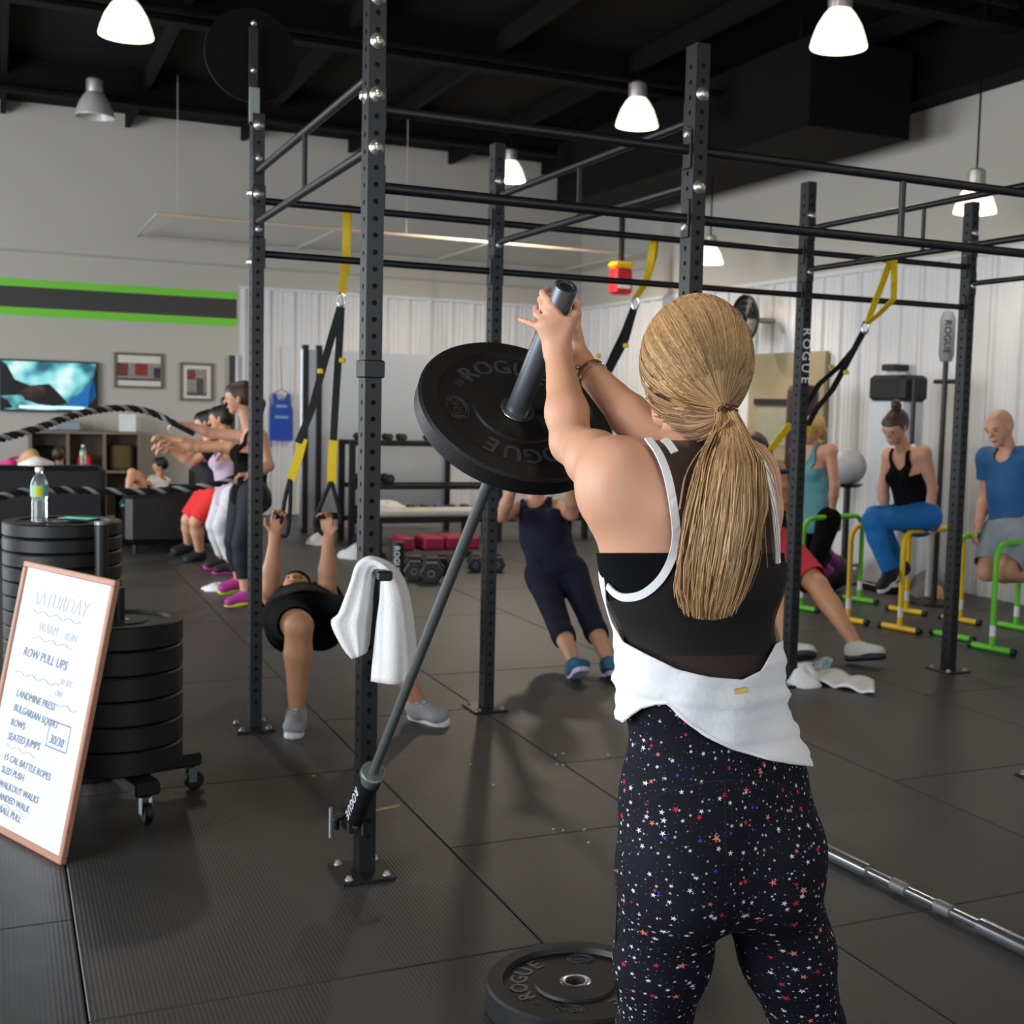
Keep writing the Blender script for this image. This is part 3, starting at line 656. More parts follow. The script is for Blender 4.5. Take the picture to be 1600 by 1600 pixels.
def nets(prims, h=.014, fine=()):
    lo = np.min([p.bb(.03)[0] for p in prims], 0); hi = np.max([p.bb(.03)[1] for p in prims], 0)
    ax = [axis_coords(lo[i], hi[i], h, [(a[i], b[i], hf) for a, b, hf in fine]) for i in range(3)]
    xs, ys, zs = ax; D = np.full((len(xs), len(ys), len(zs)), .2, np.float32)
    for p in prims:
        a, b = p.bb(.05); sl = []
        for i in range(3):
            i0 = max(0, np.searchsorted(ax[i], a[i])-1); i1 = min(len(ax[i]), np.searchsorted(ax[i], b[i])+1); sl.append(slice(i0, i1))
        if any(s.stop-s.start < 1 for s in sl): continue
        d = p.ev(xs[sl[0]][:, None, None], ys[sl[1]][None, :, None], zs[sl[2]][None, None, :]).astype(np.float32)
        o = D[tuple(sl)]; hh = np.maximum(p.k-np.abs(o-d), 0)/p.k
        D[tuple(sl)] = np.minimum(o, d)-hh*hh*p.k*.25
    S = D < 0; n0, n1, n2 = S.shape
    cnt = np.zeros((n0-1, n1-1, n2-1), np.int8)
    for i in (0, 1):
        for j in (0, 1):
            for k in (0, 1): cnt += S[i:n0-1+i, j:n1-1+j, k:n2-1+k]
    act = (cnt > 0) & (cnt < 8); I, J, K = np.nonzero(act); idx = np.full(act.shape, -1, np.int32); idx[I, J, K] = np.arange(len(I))
    acc = np.zeros((len(I), 3)); num = np.zeros(len(I))
    crn = [(i, j, k) for i in (0, 1) for j in (0, 1) for k in (0, 1)]
    for a in crn:
        for b in crn:
            if sum(x != y for x, y in zip(a, b)) == 1 and a < b:
                da = D[I+a[0], J+a[1], K+a[2]]; db = D[I+b[0], J+b[1], K+b[2]]; m = (da < 0) != (db < 0)
                t = np.where(m, da/np.where(m, da-db, 1), 0)
                pa = np.stack([xs[I+a[0]], ys[J+a[1]], zs[K+a[2]]], 1); pb = np.stack([xs[I+b[0]], ys[J+b[1]], zs[K+b[2]]], 1)
                acc += np.where(m[:, None], pa+(pb-pa)*t[:, None], 0); num += m
    V = acc/num[:, None]; Q = []
    for axn in range(3):
        sl0 = [slice(None)]*3; sl1 = [slice(None)]*3; sl0[axn] = slice(0, -1); sl1[axn] = slice(1, None)
        s0, s1 = S[tuple(sl0)], S[tuple(sl1)]; ch = s0 != s1
        o1, o2 = [i for i in range(3) if i != axn]
        i = np.array(np.nonzero(ch)).T
        ok = (i[:, o1] > 0) & (i[:, o2] > 0) & (i[:, o1] < S.shape[o1]-1) & (i[:, o2] < S.shape[o2]-1); i = i[ok]
        def at(d1, d2):
            q = i.copy(); q[:, o1] += d1; q[:, o2] += d2; return idx[q[:, 0], q[:, 1], q[:, 2]]
        q = np.stack([at(-1, -1), at(0, -1), at(0, 0), at(-1, 0)], 1)
        flip = s0[i[:, 0], i[:, 1], i[:, 2]]
        if axn == 1: flip = ~flip
        q[~flip] = q[~flip][:, ::-1]; Q.append(q)
    Q = np.concatenate(Q); Q = Q[(Q >= 0).all(1)]
    # one relaxation pass
    T = np.concatenate([Q[:, [0, 1]], Q[:, [1, 2]], Q[:, [2, 3]], Q[:, [3, 0]]]); s = np.zeros_like(V); c = np.zeros(len(V))
    np.add.at(s, T[:, 0], V[T[:, 1]]); np.add.at(c, T[:, 0], 1); c[c == 0] = 1
    V = V*.5+s/c[:, None]*.5
    return V, Q
def clip(V, Q, f):
    """keep the part of the quad mesh where the vertex field f >= 0, cutting faces along f = 0"""
    T = np.concatenate([Q[:, [0, 1, 2]], Q[:, [0, 2, 3]]]); pos = f >= 0; c = pos[T].sum(1)
    keep = [tuple(t) for t in T[c == 3]]; nv = list(V); cut = {}
    def ip(a, b):
        k = (min(a, b), max(a, b))
        if k not in cut:
            t = f[a]/(f[a]-f[b]); cut[k] = len(nv); nv.append(V[a]+(V[b]-V[a])*t)
        return cut[k]
    for t in T[(c > 0) & (c < 3)]:
        t = list(map(int, t))
        while not (pos[t[0]] and not pos[t[2]]): t = t[1:]+t[:1]
        if pos[t[1]]: keep += [(t[0], t[1], ip(t[1], t[2])), (t[0], ip(t[1], t[2]), ip(t[2], t[0]))]
        else: keep.append((t[0], ip(t[0], t[1]), ip(t[2], t[0])))
    if not keep: return np.zeros((0, 3)), np.zeros((0, 3), int)
    T = np.array(keep); used, inv = np.unique(T.ravel(), return_inverse=True); nv = np.array(nv)
    return nv[used], inv.reshape(-1, 3)
def surf_obj(name, V, Fc, m, parent, solid=0):
    off = WL[parent.name]; me = bpy.data.meshes.new(name); me.from_pydata((V-off).tolist(), [], Fc.tolist() if hasattr(Fc, 'tolist') else Fc)
    me.polygons.foreach_set('use_smooth', [True]*len(me.polygons)); me.update()
    o = place(name, me, m, parent)
    if solid: s = o.modifiers.new('cloth', 'SOLIDIFY'); s.thickness = solid; s.offset = 1
    return o
def nearest(V, prims):
    d = np.stack([p.ev(V[:, 0], V[:, 1], V[:, 2]) for p in prims], 1); i = d.argmin(1)
    t = np.stack([p.par(V)[0] for p in prims], 1)
    return i, t
def garment(name, P, spec, m, parent, h=.014, solid=.004, cut=None):
    """spec: (bone name, t0, t1, grow); hems are cut square to the bone"""
    pr = []; rg = []
    for nm, t0, t1, g in spec:
        for p in P:
            if p.nm == nm: pr.append(p.grow(g)); rg.append((t0, t1))
    V, Q = nets(pr, h); i, t = nearest(V, pr); t = t[np.arange(len(V)), i]; t0 = np.array([r[0] for r in rg])[i]; t1 = np.array([r[1] for r in rg])[i]; ln = np.array([p.par(V[:1])[1] for p in pr])[i]
    f = np.minimum(t-t0, t1-t)*ln
    if cut is not None: f = np.minimum(f, cut(V))
    V, T = clip(V, Q, f); return surf_obj(name, V, T, m, parent, solid)
def foot_frame(an, kn, toe, s):
    v = toe-an; vh = unit(v); sh = unit(kn-an); w = unit(sh-vh*(sh@vh)); ph = math.asin(min(.8, .062*s/np.linalg.norm(v)))
    return vh*math.cos(ph)+w*math.sin(ph), w*math.cos(ph)-vh*math.sin(ph)
def shoe(par, an, kn, toe, upm, solem, lacem, s=1.):
    fd, n = foot_frame(an, kn, toe, s); lt = np.cross(fd, n)
    hb = an-n*.088*s-fd*.05*s
    ps = [Pr('f', hb+n*.05*s+fd*.02*s, hb+n*.042*s+fd*.19*s, lt, .037*s, .045*s, .040*s, .026*s, .03), Pr('c', an-n*.01*s-fd*.012*s, hb+n*.045*s+fd*.05*s, lt, .040*s, .046*s, .040*s, .04*s, .03), Pr('g', hb+n*.07*s+fd*.08*s, hb+n*.045*s+fd*.17*s, lt, .03*s, .028*s, .034*s, .022*s, .03)]
    V, Q = nets(ps, .009); f = np.minimum((V-hb)@n-.018*s, .125*s-(V-hb)@n)
    V, T = clip(V, Q, f); o = surf_obj('shoe', V, T, upm, par, .003)
    out = [(-.022, 0), (-.016, .022), (.0, .033), (.05, .034), (.10, .036), (.15, .045), (.19, .042), (.215, .028), (.225, .004), (.215, -.022), (.19, -.038), (.15, -.042), (.10, -.036), (.05, -.034), (0, -.033), (-.016, -.022)]
    pl = [hb+fd*a*s+lt*b*s for a, b in out]; mb = MB()
    k = len(pl); c = sum(pl)/k; v = [p+(c-p)*.04 for p in pl]+[p+n*.006*s for p in pl]+[p+n*.024*s for p in pl]+[p+(c-p)*.12+n*.03*s for p in pl]
    f = [(r*k+i, r*k+(i+1) % k, (r+1)*k+(i+1) % k, (r+1)*k+i) for r in range(3) for i in range(k)]+[tuple(reversed(range(k))), tuple(range(3*k, 4*k))]
    mb.add(v, f); mb.build('sole', solem, o)
    if lacem:
        mb = MB()
        for j in range(4):
            c = hb+n*(.112-.0115*j)*s+fd*(.072+.024*j)*s; mb.tube([c-lt*.027*s-n*.012*s, c+n*.001*s, c+lt*.027*s-n*.012*s], .005*s, 6)
        mb.build('laces', lacem, o)
    return o
def hand_prims(nm, wr, tip, palm_n, s=1., curl=.5, thumb=1):
    """palm_n: direction the palm faces; fingers bend towards it"""
    d = unit(tip-wr); n = unit(palm_n-d*(palm_n@d)); l = np.cross(d, n)*thumb; P = []
    kn = wr+d*.088*s
    P.append(Pr(nm, wr-d*.01*s, kn-d*.006*s, l, .026*s, .018*s, .038*s, .014*s, .02))
    for i, (o, L_) in enumerate(((.030, .075), (.010, .083), (-.010, .077), (-.029, .060))):
        a = kn+l*o*s; b = a+unit(d*math.cos(curl)+n*math.sin(curl))*L_*.45*s; c = b+unit(d*math.cos(curl*2.4)+n*math.sin(curl*2.4))*L_*.38*s; e = c+unit(d*math.cos(curl*3.4)+n*math.sin(curl*3.4))*L_*.25*s
        P += [cap(nm, a, b, .0088*s, .0082*s, .006), cap(nm, b, c, .0082*s, .0076*s, .004), cap(nm, c, e, .0076*s, .0066*s, .004)]
    a = wr+d*.025*s+l*.026*s; b = a+unit(d*.6+l*.7+n*.3)*.042*s; c = b+unit(d*.75+l*.2+n*.6)*.034*s
    P += [cap(nm, a, b, .013*s, .010*s, .012), cap(nm, b, c, .010*s, .008*s, .005)]
    return P
def figure(label, J, face, skin, s=1., hair=None, hairm=None, clothes=(), shoes=None, fem=True, wid=1., palms=None, base=None, h=.014, headup=None, extra=None):
    g = lambda k: np.asarray(J[k], float)
    hipc = (g('hiL')+g('hiR'))/2; shc = (g('shL')+g('shR'))/2; hd = g('head')
    lp = g('hiR')-g('hiL'); ls = g('shR')-g('shL'); sp_ = shc-hipc
    b0 = base if base is not None else np.array([hipc[0], hipc[1], 0.])
    root = thing('person', label, 'person', b0)
    w = s*wid; P = []
    up = unit(sp_)
    P += [Pr('pelvis', hipc-up*.03*s, hipc+sp_*.26, lp, .150*w, .108*w, .128*w, .092*w, .04),
          Pr('belly', hipc+sp_*.26, hipc+sp_*.55, lp+ls, .128*w, .092*w, .134*w, .098*w, .04),
          Pr('chest', hipc+sp_*.5, hipc+sp_*.93, ls, .136*w, .100*w, (.130 if fem else .148)*w, .080*w, .04)]
    fwd = unit(np.cross(up, unit(ls)))
    P += [Pr('pelvis', hipc-fwd*.05*s+unit(lp)*sgn*.075*s-up*.02*s, hipc-fwd*.055*s+unit(lp)*sgn*.075*s-up*.05*s, lp, .08*w, .08*w, .08*w, .08*w, .04) for sgn in (-1, 1)]
    if fem: P += [Pr('chest', hipc+sp_*.70+fwd*.075*s+unit(ls)*q*.072*s, hipc+sp_*.68+fwd*.088*s+unit(ls)*q*.075*s, ls, .058*s, .055*s, .05*s, .048*s, .03) for q in (-1, 1)]
    nb = hipc+sp_*1.0
    ht = (unit(hd-nb) if headup is None else unit(headup)); fc = unit(face); hu = unit(ht-fc*(ht@fc)); hl = np.cross(fc, hu)
    P += [cap('neck', nb-up*.02*s, hd-hu*.05*s-fc*.02*s, .056*s, .050*s, .03)]
    for q in 'LR':
        sh, el, wr, ha = g('sh'+q), g('el'+q), g('wr'+q), g('ha'+q)
        P += [cap('chest', nb-up*.03*s, sh, .06*s, .055*s, .04), cap('uparm'+q, sh, el, .052*w, .040*w, .025), cap('forearm'+q, el, el+(wr-el)*.35, .040*w, .041*w, .02), cap('forearm'+q, el+(wr-el)*.35, wr, .041*w, .026*s, .02)]
        pn = (palms or {}).get(q, np.array([0, 0, -1.])); P += hand_prims('hand'+q, wr, ha, np.asarray(pn, float), s, .55, 1 if q == 'L' else -1)
        hp_, kn, an, to = g('hi'+q), g('kn'+q), g('an'+q), g('to'+q)
        P += [cap('thigh'+q, hp_, kn, .088*w, .058*w, .04), cap('shin'+q, kn, kn+(an-kn)*.32, .055*w, .056*w, .02), cap('shin'+q, kn+(an-kn)*.32, an, .056*w, .037*s, .02), cap('foot'+q, an-foot_frame(an, kn, to, s)[1]*.03*s, an+foot_frame(an, kn, to, s)[0]*.10*s-foot_frame(an, kn, to, s)[1]*.055*s, .034*s, .022*s, .02)]
        sh_ax = an-kn
        P += [cap('shin'+q, kn+sh_ax*.12-unit(unit(to-an)-unit(sh_ax)*(unit(to-an)@unit(sh_ax)))*.018*s, kn+sh_ax*.42, .045*w, .044*w, .02)]
    BN = {'pelvis': (hipc-up*.03*s, hipc+sp_*.26), 'chest': (hipc+sp_*.5, hipc+sp_*.93)}
    for q in 'LR': BN['uparm'+q] = (g('sh'+q), g('el'+q)); BN['forearm'+q] = (g('el'+q), g('wr'+q)); BN['shin'+q] = (g('kn'+q), g('an'+q)); BN['thigh'+q] = (g('hi'+q), g('kn'+q))
    for p in P: p.bone = BN.get(p.nm)
    hp = [Pr('head', hd-fc*.03*s+hu*.02*s, hd+fc*.028*s+hu*.015*s, hl, .074*s, .092*s, .068*s, .084*s, .02),
          Pr('head', hd+fc*.035*s-hu*.045*s, hd+fc*.058*s-hu*.088*s, hl, .050*s, .045*s, .028*s, .026*s, .03),
          Pr('head', hd+fc*.085*s+hu*.02*s, hd+fc*.088*s+hu*.022*s, hl, .045*s, .012*s, .045*s, .012*s, .015),
          cap('head', hd+fc*.094*s+hu*.005*s, hd+fc*.112*s-hu*.028*s, .008*s, .012*s, .012),
          Pr('head', hd+fc*.088*s-hu*.060*s, hd+fc*.091*s-hu*.062*s, hl, .022*s, .010*s, .022*s, .010*s, .008)]
    for q in (-1, 1): hp.append(Pr('head', hd+hl*q*.074*s-fc*.004*s-hu*.022*s, hd+hl*q*.078*s-fc*.010*s+hu*.016*s, fc, .012*s, .010*s, .018*s, .010*s, .006))
    P += hp
    fine = [(hd-.13*s, hd+.14*s, .008)]+[(np.minimum(g('wr'+q), g('ha'+q))-.035, np.maximum(g('wr'+q), g('ha'+q))+.035, .0068) for q in 'LR']
    V, Q = nets(P, h, fine); body = surf_obj('body', V, Q, skin, root)
    dark = mat('eye_dark', (38, 26, 22), .3); lip = mat('lip_tone', (158, 88, 80), .5)
    for q in (-1, 1):
        MB().ell(hd+fc*.086*s+hl*q*.031*s+hu*.002*s, (.012*s, .006*s, .005*s), np.array([hl, hu, fc]), 10, 6).build('eye', dark, root)
        MB().ell(hd+fc*.094*s+hl*q*.032*s+hu*.022*s, (.019*s, .004*s, .005*s), np.array([hl, hu, fc]), 10, 6).build('eyebrow', hairm or dark, root)
    MB().ell(hd+fc*.096*s-hu*.062*s, (.021*s, .0045*s, .007*s), np.array([hl, hu, fc]), 10, 6).build('mouth', lip, root)
    if hair:
        hq = [Pr('h', hd-fc*.042*s+hu*.028*s, hd+fc*.028*s+hu*.03*s, hl, .082*s, .098*s, .074*s, .086*s, .02)]
        if hair in ('bun',): hq += [cap('b', hd-fc*.06*s+hu*.145*s, hd-fc*.055*s+hu*.158*s, .036*s, .032*s, .004)]
        if hair in ('lowbun',): hq += [cap('b', hd-fc*.125*s+hu*.03*s, hd-fc*.14*s+hu*.02*s, .036*s, .03*s, .012)]
        if hair in ('pony',): hq += [cap('b', hd-fc*.11*s+hu*.02*s, hd-fc*.15*s-hu*.05*s, .03*s, .034*s, .012), cap('b', hd-fc*.15*s-hu*.05*s, hd-fc*.13*s-hu*.18*s, .034*s, .012*s, .012)]
        V, Q = nets(hq, .009); r = V-hd; x = r@fc; y = r@hu
        f = np.where(y > .115*s, 1., np.minimum(y-.055*s+np.maximum(0, (.05*s-x))*1.5, .2)); f = np.minimum(f, y+.085*s+np.maximum(0, -x-.1*s))
        V, T = clip(V, Q, f); surf_obj('hair', V, T, hairm, root, .004)
    lsn = unit(ls)
    def neck_cut(V):
        l = np.abs((V-shc)@lsn); tt = ((V-hipc)@sp_)/(sp_@sp_); fr = (V-shc)@fwd
        dn = np.where(fr > 0, (.11 if fem else .05), .035)*s
        return (np.hypot(l/(.068*s), np.maximum(0, 1.04-tt)*np.linalg.norm(sp_)/dn)-1)*.05
    def tank_cut(V):
        l = np.abs((V-shc)@lsn); tt = ((V-hipc)@sp_)/(sp_@sp_)
        return np.minimum(neck_cut(V), np.maximum(.100*s-l, (.74-tt)*.5))
    for nm, spec, m in clothes: garment(nm, P, spec, m, root, .011 if 'tank' in nm else h, cut=tank_cut if 'tank' in nm else neck_cut if 'shirt' in nm else None)
    if shoes:
        for q in 'LR': shoe(root, g('an'+q), g('kn'+q), g('to'+q), *shoes, s=s)
    if extra: extra(root, P)
    return root
TOP = [('belly', -.5, 2, .012), ('pelvis', .1, 3, .012)]
def tank(g=.010, low=.0, arm=None):
    r = [('pelvis', low, 9, g+.004), ('belly', -9, 9, g), ('chest', -9, 1.4, g)]
    if arm: r += [('uparmL', -.9, arm, g), ('uparmR', -.9, arm, g)]; r[2] = ('chest', -9, 1.6, g)
    return r
def legs(t, g=.008, shin=None, waist=.9):
    r = [('pelvis', -9, waist, g), ('thighL', -9, 9 if shin else t, g), ('thighR', -9, 9 if shin else t, g)]
    if shin: r += [('shinL', -9, shin, g), ('shinR', -9, shin, g)]
    return r

# ------------------------------------------------------------------ people in the background
def JJ(**k): return {a: (pix(*b) if len(b) == 3 else np.asarray(b[1:], float)) for a, b in k.items()}
white_sole = mat('white_sole', (232, 232, 236), .6); dark_sole = mat('dark_sole', (36, 36, 40), .7); grey_mesh = mat('grey_shoe_mesh', (150, 152, 156), .8, 0, .15, 60); yellow_lace = mat('yellow_lace', (222, 206, 40), .7); white_lace = mat('white_lace', (228, 228, 228), .8)
teal_shoe = mat('teal_shoe', (34, 92, 124), .7, 0, .4, 25); purple_sole = mat('lilac_sole', (206, 200, 232), .6); mag_shoe = mat('magenta_shoe', (168, 44, 132), .7); yel_sole = mat('yellow_sole', (214, 218, 40), .6); blk_shoe = mat('black_shoe', (24, 24, 28), .7); pink_sole = mat('pink_sole', (226, 60, 160), .6)
# man lying back under the near strap, feet towards the viewer
figure('man in black shirt and shorts lying back in a suspension strap row', JJ(hiL=(505, 962, 6.05), hiR=(446, 965, 6.05), shL=(513, 938, 6.62), shR=(428, 942, 6.62), head=(462, 925, 6.88), elL=(511, 918, 6.36), wrL=(513, 842, 6.38), haL=(510, 800, 6.40), elR=(421, 922, 6.36), wrR=(430, 838, 6.38), haR=(437, 798, 6.40),
    knL=(592, 962, 5.82), anL=('w', *(gnd(652, 1127)+Z*.089)), toL=('w', *(gnd(704, 1137)+Z*.027)), knR=(467, 978, 5.60), anR=('w', *(gnd(463, 1140)+Z*.089)), toR=('w', *(gnd(457, 1163)+Z*.027))), (.0, -.35, .95), skin_t, 1.02, 'cap', hair_dark,
    [('shirt', tank(.014, -.2, .45), charcoal_cloth), ('shorts', legs(.80, .009), black_cloth)], (grey_mesh, white_sole, white_lace), fem=False, wid=1.08, palms={'L': np.array([-.3, -1, 0]), 'R': np.array([.3, -1, 0])}, headup=(0, .95, .2))
figure('woman in navy tank and capri leggings leaning back below the raised plate', JJ(hiL=(893, 893, 7.58), hiR=(845, 897, 7.58), shL=(872, 793, 8.0), shR=(806, 797, 8.0), head=(832, 728, 8.08), elL=(893, 803, 7.72), wrL=(892, 745, 7.52), haL=(886, 715, 7.46), elR=(784, 806, 7.72), wrR=(806, 750, 7.52), haR=(815, 718, 7.46),
    knL=(922, 965, 7.28), anL=(950, 1032, 6.98), toL=(966, 1046, 6.80), knR=(872, 972, 7.22), anR=(897, 1035, 6.90), toR=(914, 1040, 6.72)), (.1, -.95, -.05), skin_m, 1.0, 'pony', hair_brown,
    [('tank_top', tank(.012, -.4), navy_cloth), ('capri_leggings', legs(.9, .008, .45), navy_cloth)], (teal_shoe, purple_sole, mat('turquoise_lace', (40, 160, 150), .7)), palms={'L': np.array([0, 1, 0.]), 'R': np.array([0, 1, 0.])})
figure('man in coral red shorts leaning back on straps behind the near woman', JJ(hiL=(1222, 860, 8.15), hiR=(1165, 862, 8.1), shL=(1215, 768, 8.55), shR=(1140, 772, 8.5), head=(1180, 705, 8.62), elL=(1226, 786, 8.25), wrL=(1224, 756, 8.02), haL=(1220, 733, 7.92), elR=(1120, 790, 8.2), wrR=(1150, 750, 8.0), haR=(1160, 730, 7.9),
    knL=(1278, 915, 7.78), anL=(1338, 1008, 7.52), toL=(1380, 1022, 7.42), knR=(1218, 930, 7.75), anR=(1232, 1008, 7.5), toR=(1275, 1020, 7.38)), (.1, -.95, 0), skin_t, 1.05, 'cap', hair_brown,
    [('shirt', tank(.016, -.3, .5), black_cloth), ('shorts', legs(.85, .026), coral_cloth)], (mat('light_grey_shoe', (196, 194, 186), .8), dark_sole, yellow_lace), fem=False, wid=1.1, palms={'L': np.array([0, 1, 0.]), 'R': np.array([0, 1, 0.])})
figure('blond woman in teal tank top held up on the green dip bars', JJ(hiR=(1262, 812, 10.05), hiL=(1296, 812, 9.78), shR=(1245, 703, 10.1), shL=(1298, 704, 9.78), head=(1268, 672, 9.85), elR=(1240, 760, 10.2), wrR=(1242, 800, 10.2), haR=(1242, 820, 10.18), elL=(1304, 760, 9.76), wrL=(1300, 798, 9.8), haL=(1299, 818, 9.8),
    knR=(1248, 878, 9.85), anR=(1282, 880, 10.2), toR=(1300, 900, 10.3), knL=(1272, 885, 9.6), anL=(1292, 868, 9.95), toL=(1312, 885, 10.05)), (-.72, -.6, -.25), skin_m, .95, 'pony', hair_sand,
    [('tank_top', tank(.014, -.4), teal_cloth), ('leggings', legs(.9, .007, .9), black_cloth)], (mat('violet_shoe', (150, 70, 150), .7, 0, .5, 30), pink_sole, None))
figure('woman with a hair bun and bright blue leggings on the yellow dip bars', JJ(hiR=(1412, 808, 9.12), hiL=(1450, 806, 8.86), shR=(1390, 712, 9.06), shL=(1443, 708, 8.78), head=(1398, 668, 8.76), elR=(1380, 765, 9.12), wrR=(1383, 800, 9.15), haR=(1386, 820, 9.15), elL=(1456, 762, 8.84), wrL=(1448, 806, 8.88), haL=(1447, 828, 8.88),
    knR=(1366, 806, 8.86), anR=(1408, 884, 8.95), toR=(1394, 916, 8.83), knL=(1362, 814, 8.62), anL=(1388, 893, 8.66), toL=(1372, 925, 8.54)), (-.62, -.62, -.45), skin_m, .97, 'bun', hair_brown,
    [('tank_top', tank(.010, -.2), black_cloth), ('leggings', legs(.9, .008, .96, .75), blue_cloth)], (blk_shoe, white_sole, None), palms={'L': np.array([1, 0, -.2]), 'R': np.array([-1, 0, -.2])}, wid=1.04)
figure('bald man in blue shirt and grey shorts on the green dip bars', JJ(hiR=(1562, 835, 8.59), hiL=(1606, 835, 8.33), shR=(1543, 716, 8.65), shL=(1618, 712, 8.31), head=(1562, 668, 8.43), elR=(1542, 775, 8.67), wrR=(1528, 820, 8.55), haR=(1521, 842, 8.55), elL=(1640, 775, 8.29), wrL=(1636, 825, 8.29), haL=(1634, 850, 8.27),
    knR=(1541, 893, 8.45), anR=(1628, 903, 8.77), toR=(1652, 928, 8.83), knL=(1568, 892, 8.19), anL=(1660, 902, 8.52), toL=(1684, 927, 8.57)), (-.75, -.55, -.3), skin_m, 1.04, None, hair_dark,
    [('t_shirt', tank(.016, -.2, .55), shirt_blue), ('shorts', legs(.82, .026), grey_cloth)], (blk_shoe, white_sole, None), fem=False, wid=1.1)
figure('woman in black tank and capris swinging a rope beside the far left upright', JJ(hiL=(398, 772, 9.05), hiR=(380, 772, 9.3), shL=(406, 682, 9.0), shR=(386, 682, 9.32), head=(374, 622, 9.12), elL=(420, 728, 8.95), wrL=(392, 742, 8.78), haL=(372, 742, 8.72), elR=(335, 678, 9.3), wrR=(292, 664, 9.25), haR=(268, 660, 9.2),
    knL=(378, 850, 9.0), anL=(384, 925, 9.02), toL=(355, 945, 8.98), knR=(366, 845, 9.25), anR=(374, 905, 9.4), toR=(344, 922, 9.36)), (-.98, -.1, -.1), skin_m, .97, 'pony', hair_brown,
    [('tank_top', tank(.010, -.3), black_cloth), ('capri_leggings', legs(.9, .012, .7), dknavy_cloth)], (mag_shoe, yel_sole, None))
figure('woman in lilac top and marbled white leggings swinging a rope', JJ(hiL=(366, 775, 10.6), hiR=(352, 775, 10.85), shL=(362, 698, 10.55), shR=(346, 698, 10.85), head=(345, 655, 10.7), elL=(310, 700, 10.5), wrL=(272, 694, 10.45), haL=(252, 688, 10.4), elR=(298, 694, 10.8), wrR=(262, 684, 10.75), haR=(243, 680, 10.7),
    knL=(344, 822, 10.6), anL=(362, 880, 10.7), toL=(336, 893, 10.65), knR=(334, 820, 10.8), anR=(348, 872, 10.95), toR=(322, 884, 10.9)), (-.98, -.05, -.15), skin_t, .95, 'bun', hair_dark,
    [('tank_top', tank(.010, -.4), lilac_cloth), ('leggings', legs(.9, .008, .85), marble_cloth)], (blk_shoe, pink_sole, None))
figure('dark-haired person in navy shirt and red shorts swinging a rope', JJ(hiL=(338, 775, 11.3), hiR=(324, 775, 11.55), shL=(334, 700, 11.25), shR=(318, 700, 11.55), head=(322, 662, 11.4), elL=(300, 722, 11.2), wrL=(268, 705, 11.1), haL=(250, 700, 11.05), elR=(290, 712, 11.5), wrR=(262, 700, 11.4), haR=(246, 694, 11.35),
    knL=(306, 815, 11.25), anL=(312, 862, 11.4), toL=(285, 878, 11.3), knR=(294, 812, 11.5), anR=(294, 850, 11.65), toR=(268, 864, 11.55)), (-.97, -.1, -.2), skin_m, .98, 'cap', hair_dark,
    [('t_shirt', tank(.016, -.2, .5), dknavy_cloth), ('shorts', legs(.9, .026), red_cloth)], (blk_shoe, dark_sole, None), fem=False, wid=1.05)
figure('dark-haired child in white top sitting low in the black armchair', JJ(hiL=(238, 788, 12.50), hiR=(252, 786, 12.70), shL=(236, 752, 12.60), shR=(258, 750, 12.80), head=(250, 727, 12.65), elL=(226, 762, 12.45), wrL=(214, 752, 12.35), haL=(208, 745, 12.30), elR=(240, 765, 12.60), wrR=(225, 752, 12.45), haR=(217, 745, 12.40),
    knL=(206, 738, 12.30), anL=(198, 775, 12.15), toL=(188, 790, 12.05), knR=(215, 742, 12.50), anR=(205, 778, 12.40), toR=(195, 790, 12.30)), (-.9, -.3, -.1), skin_m, .66, 'cap', hair_dark,
    [('t_shirt', tank(.012, -.2, .5), white_cloth), ('shorts', legs(.5, .02), black_cloth)], (blk_shoe, mat('mint_sole', (60, 190, 150), .6), None), fem=False)
figure('blond child in hot pink top slumped on the black sofa', JJ(hiL=(-20, 765, 12.35), hiR=(-10, 762, 12.6), shL=(16, 728, 12.4), shR=(26, 722, 12.6), head=(46, 714, 12.45), elL=(-5, 745, 12.3), wrL=(-22, 745, 12.25), haL=(-32, 742, 12.2), elR=(0, 735, 12.7), wrR=(-20, 738, 12.7), haR=(-30, 738, 12.7),
    knL=(-65, 765, 12.35), anL=(-80, 790, 12.3), toL=(-95, 800, 12.2), knR=(-60, 765, 12.6), anR=(-80, 790, 12.55), toR=(-95, 800, 12.5)), (-.4, .3, .8), skin_m, .72, 'cap', hair_sand,
    [('t_shirt', tank(.014, -.2, .6), pink_cloth), ('leggings', legs(.9, .008, .9), black_cloth)], (blk_shoe, dark_sole, None), headup=(.9, .1, .4))
figure('brown-haired child in blue top sitting behind the black sofa back', JJ(hiL=(88, 785, 12.75), hiR=(105, 785, 12.95), shL=(82, 742, 12.75), shR=(108, 740, 12.95), head=(92, 712, 12.85), elL=(74, 765, 12.7), wrL=(70, 780, 12.6), haL=(66, 786, 12.55), elR=(112, 762, 12.95), wrR=(104, 778, 12.85), haR=(98, 784, 12.8),
    knL=(62, 785, 12.7), anL=(60, 815, 12.65), toL=(48, 822, 12.6), knR=(78, 785, 12.95), anR=(72, 815, 12.9), toR=(60, 822, 12.85)), (-.3, .9, 0), skin_m, .7, 'cap', hair_brown,
    [('t_shirt', tank(.012, -.2, .5), mat('cobalt_fabric', (60, 60, 160), .8)), ('shorts', legs(.6, .02), black_cloth)], (blk_shoe, dark_sole, None), fem=False)

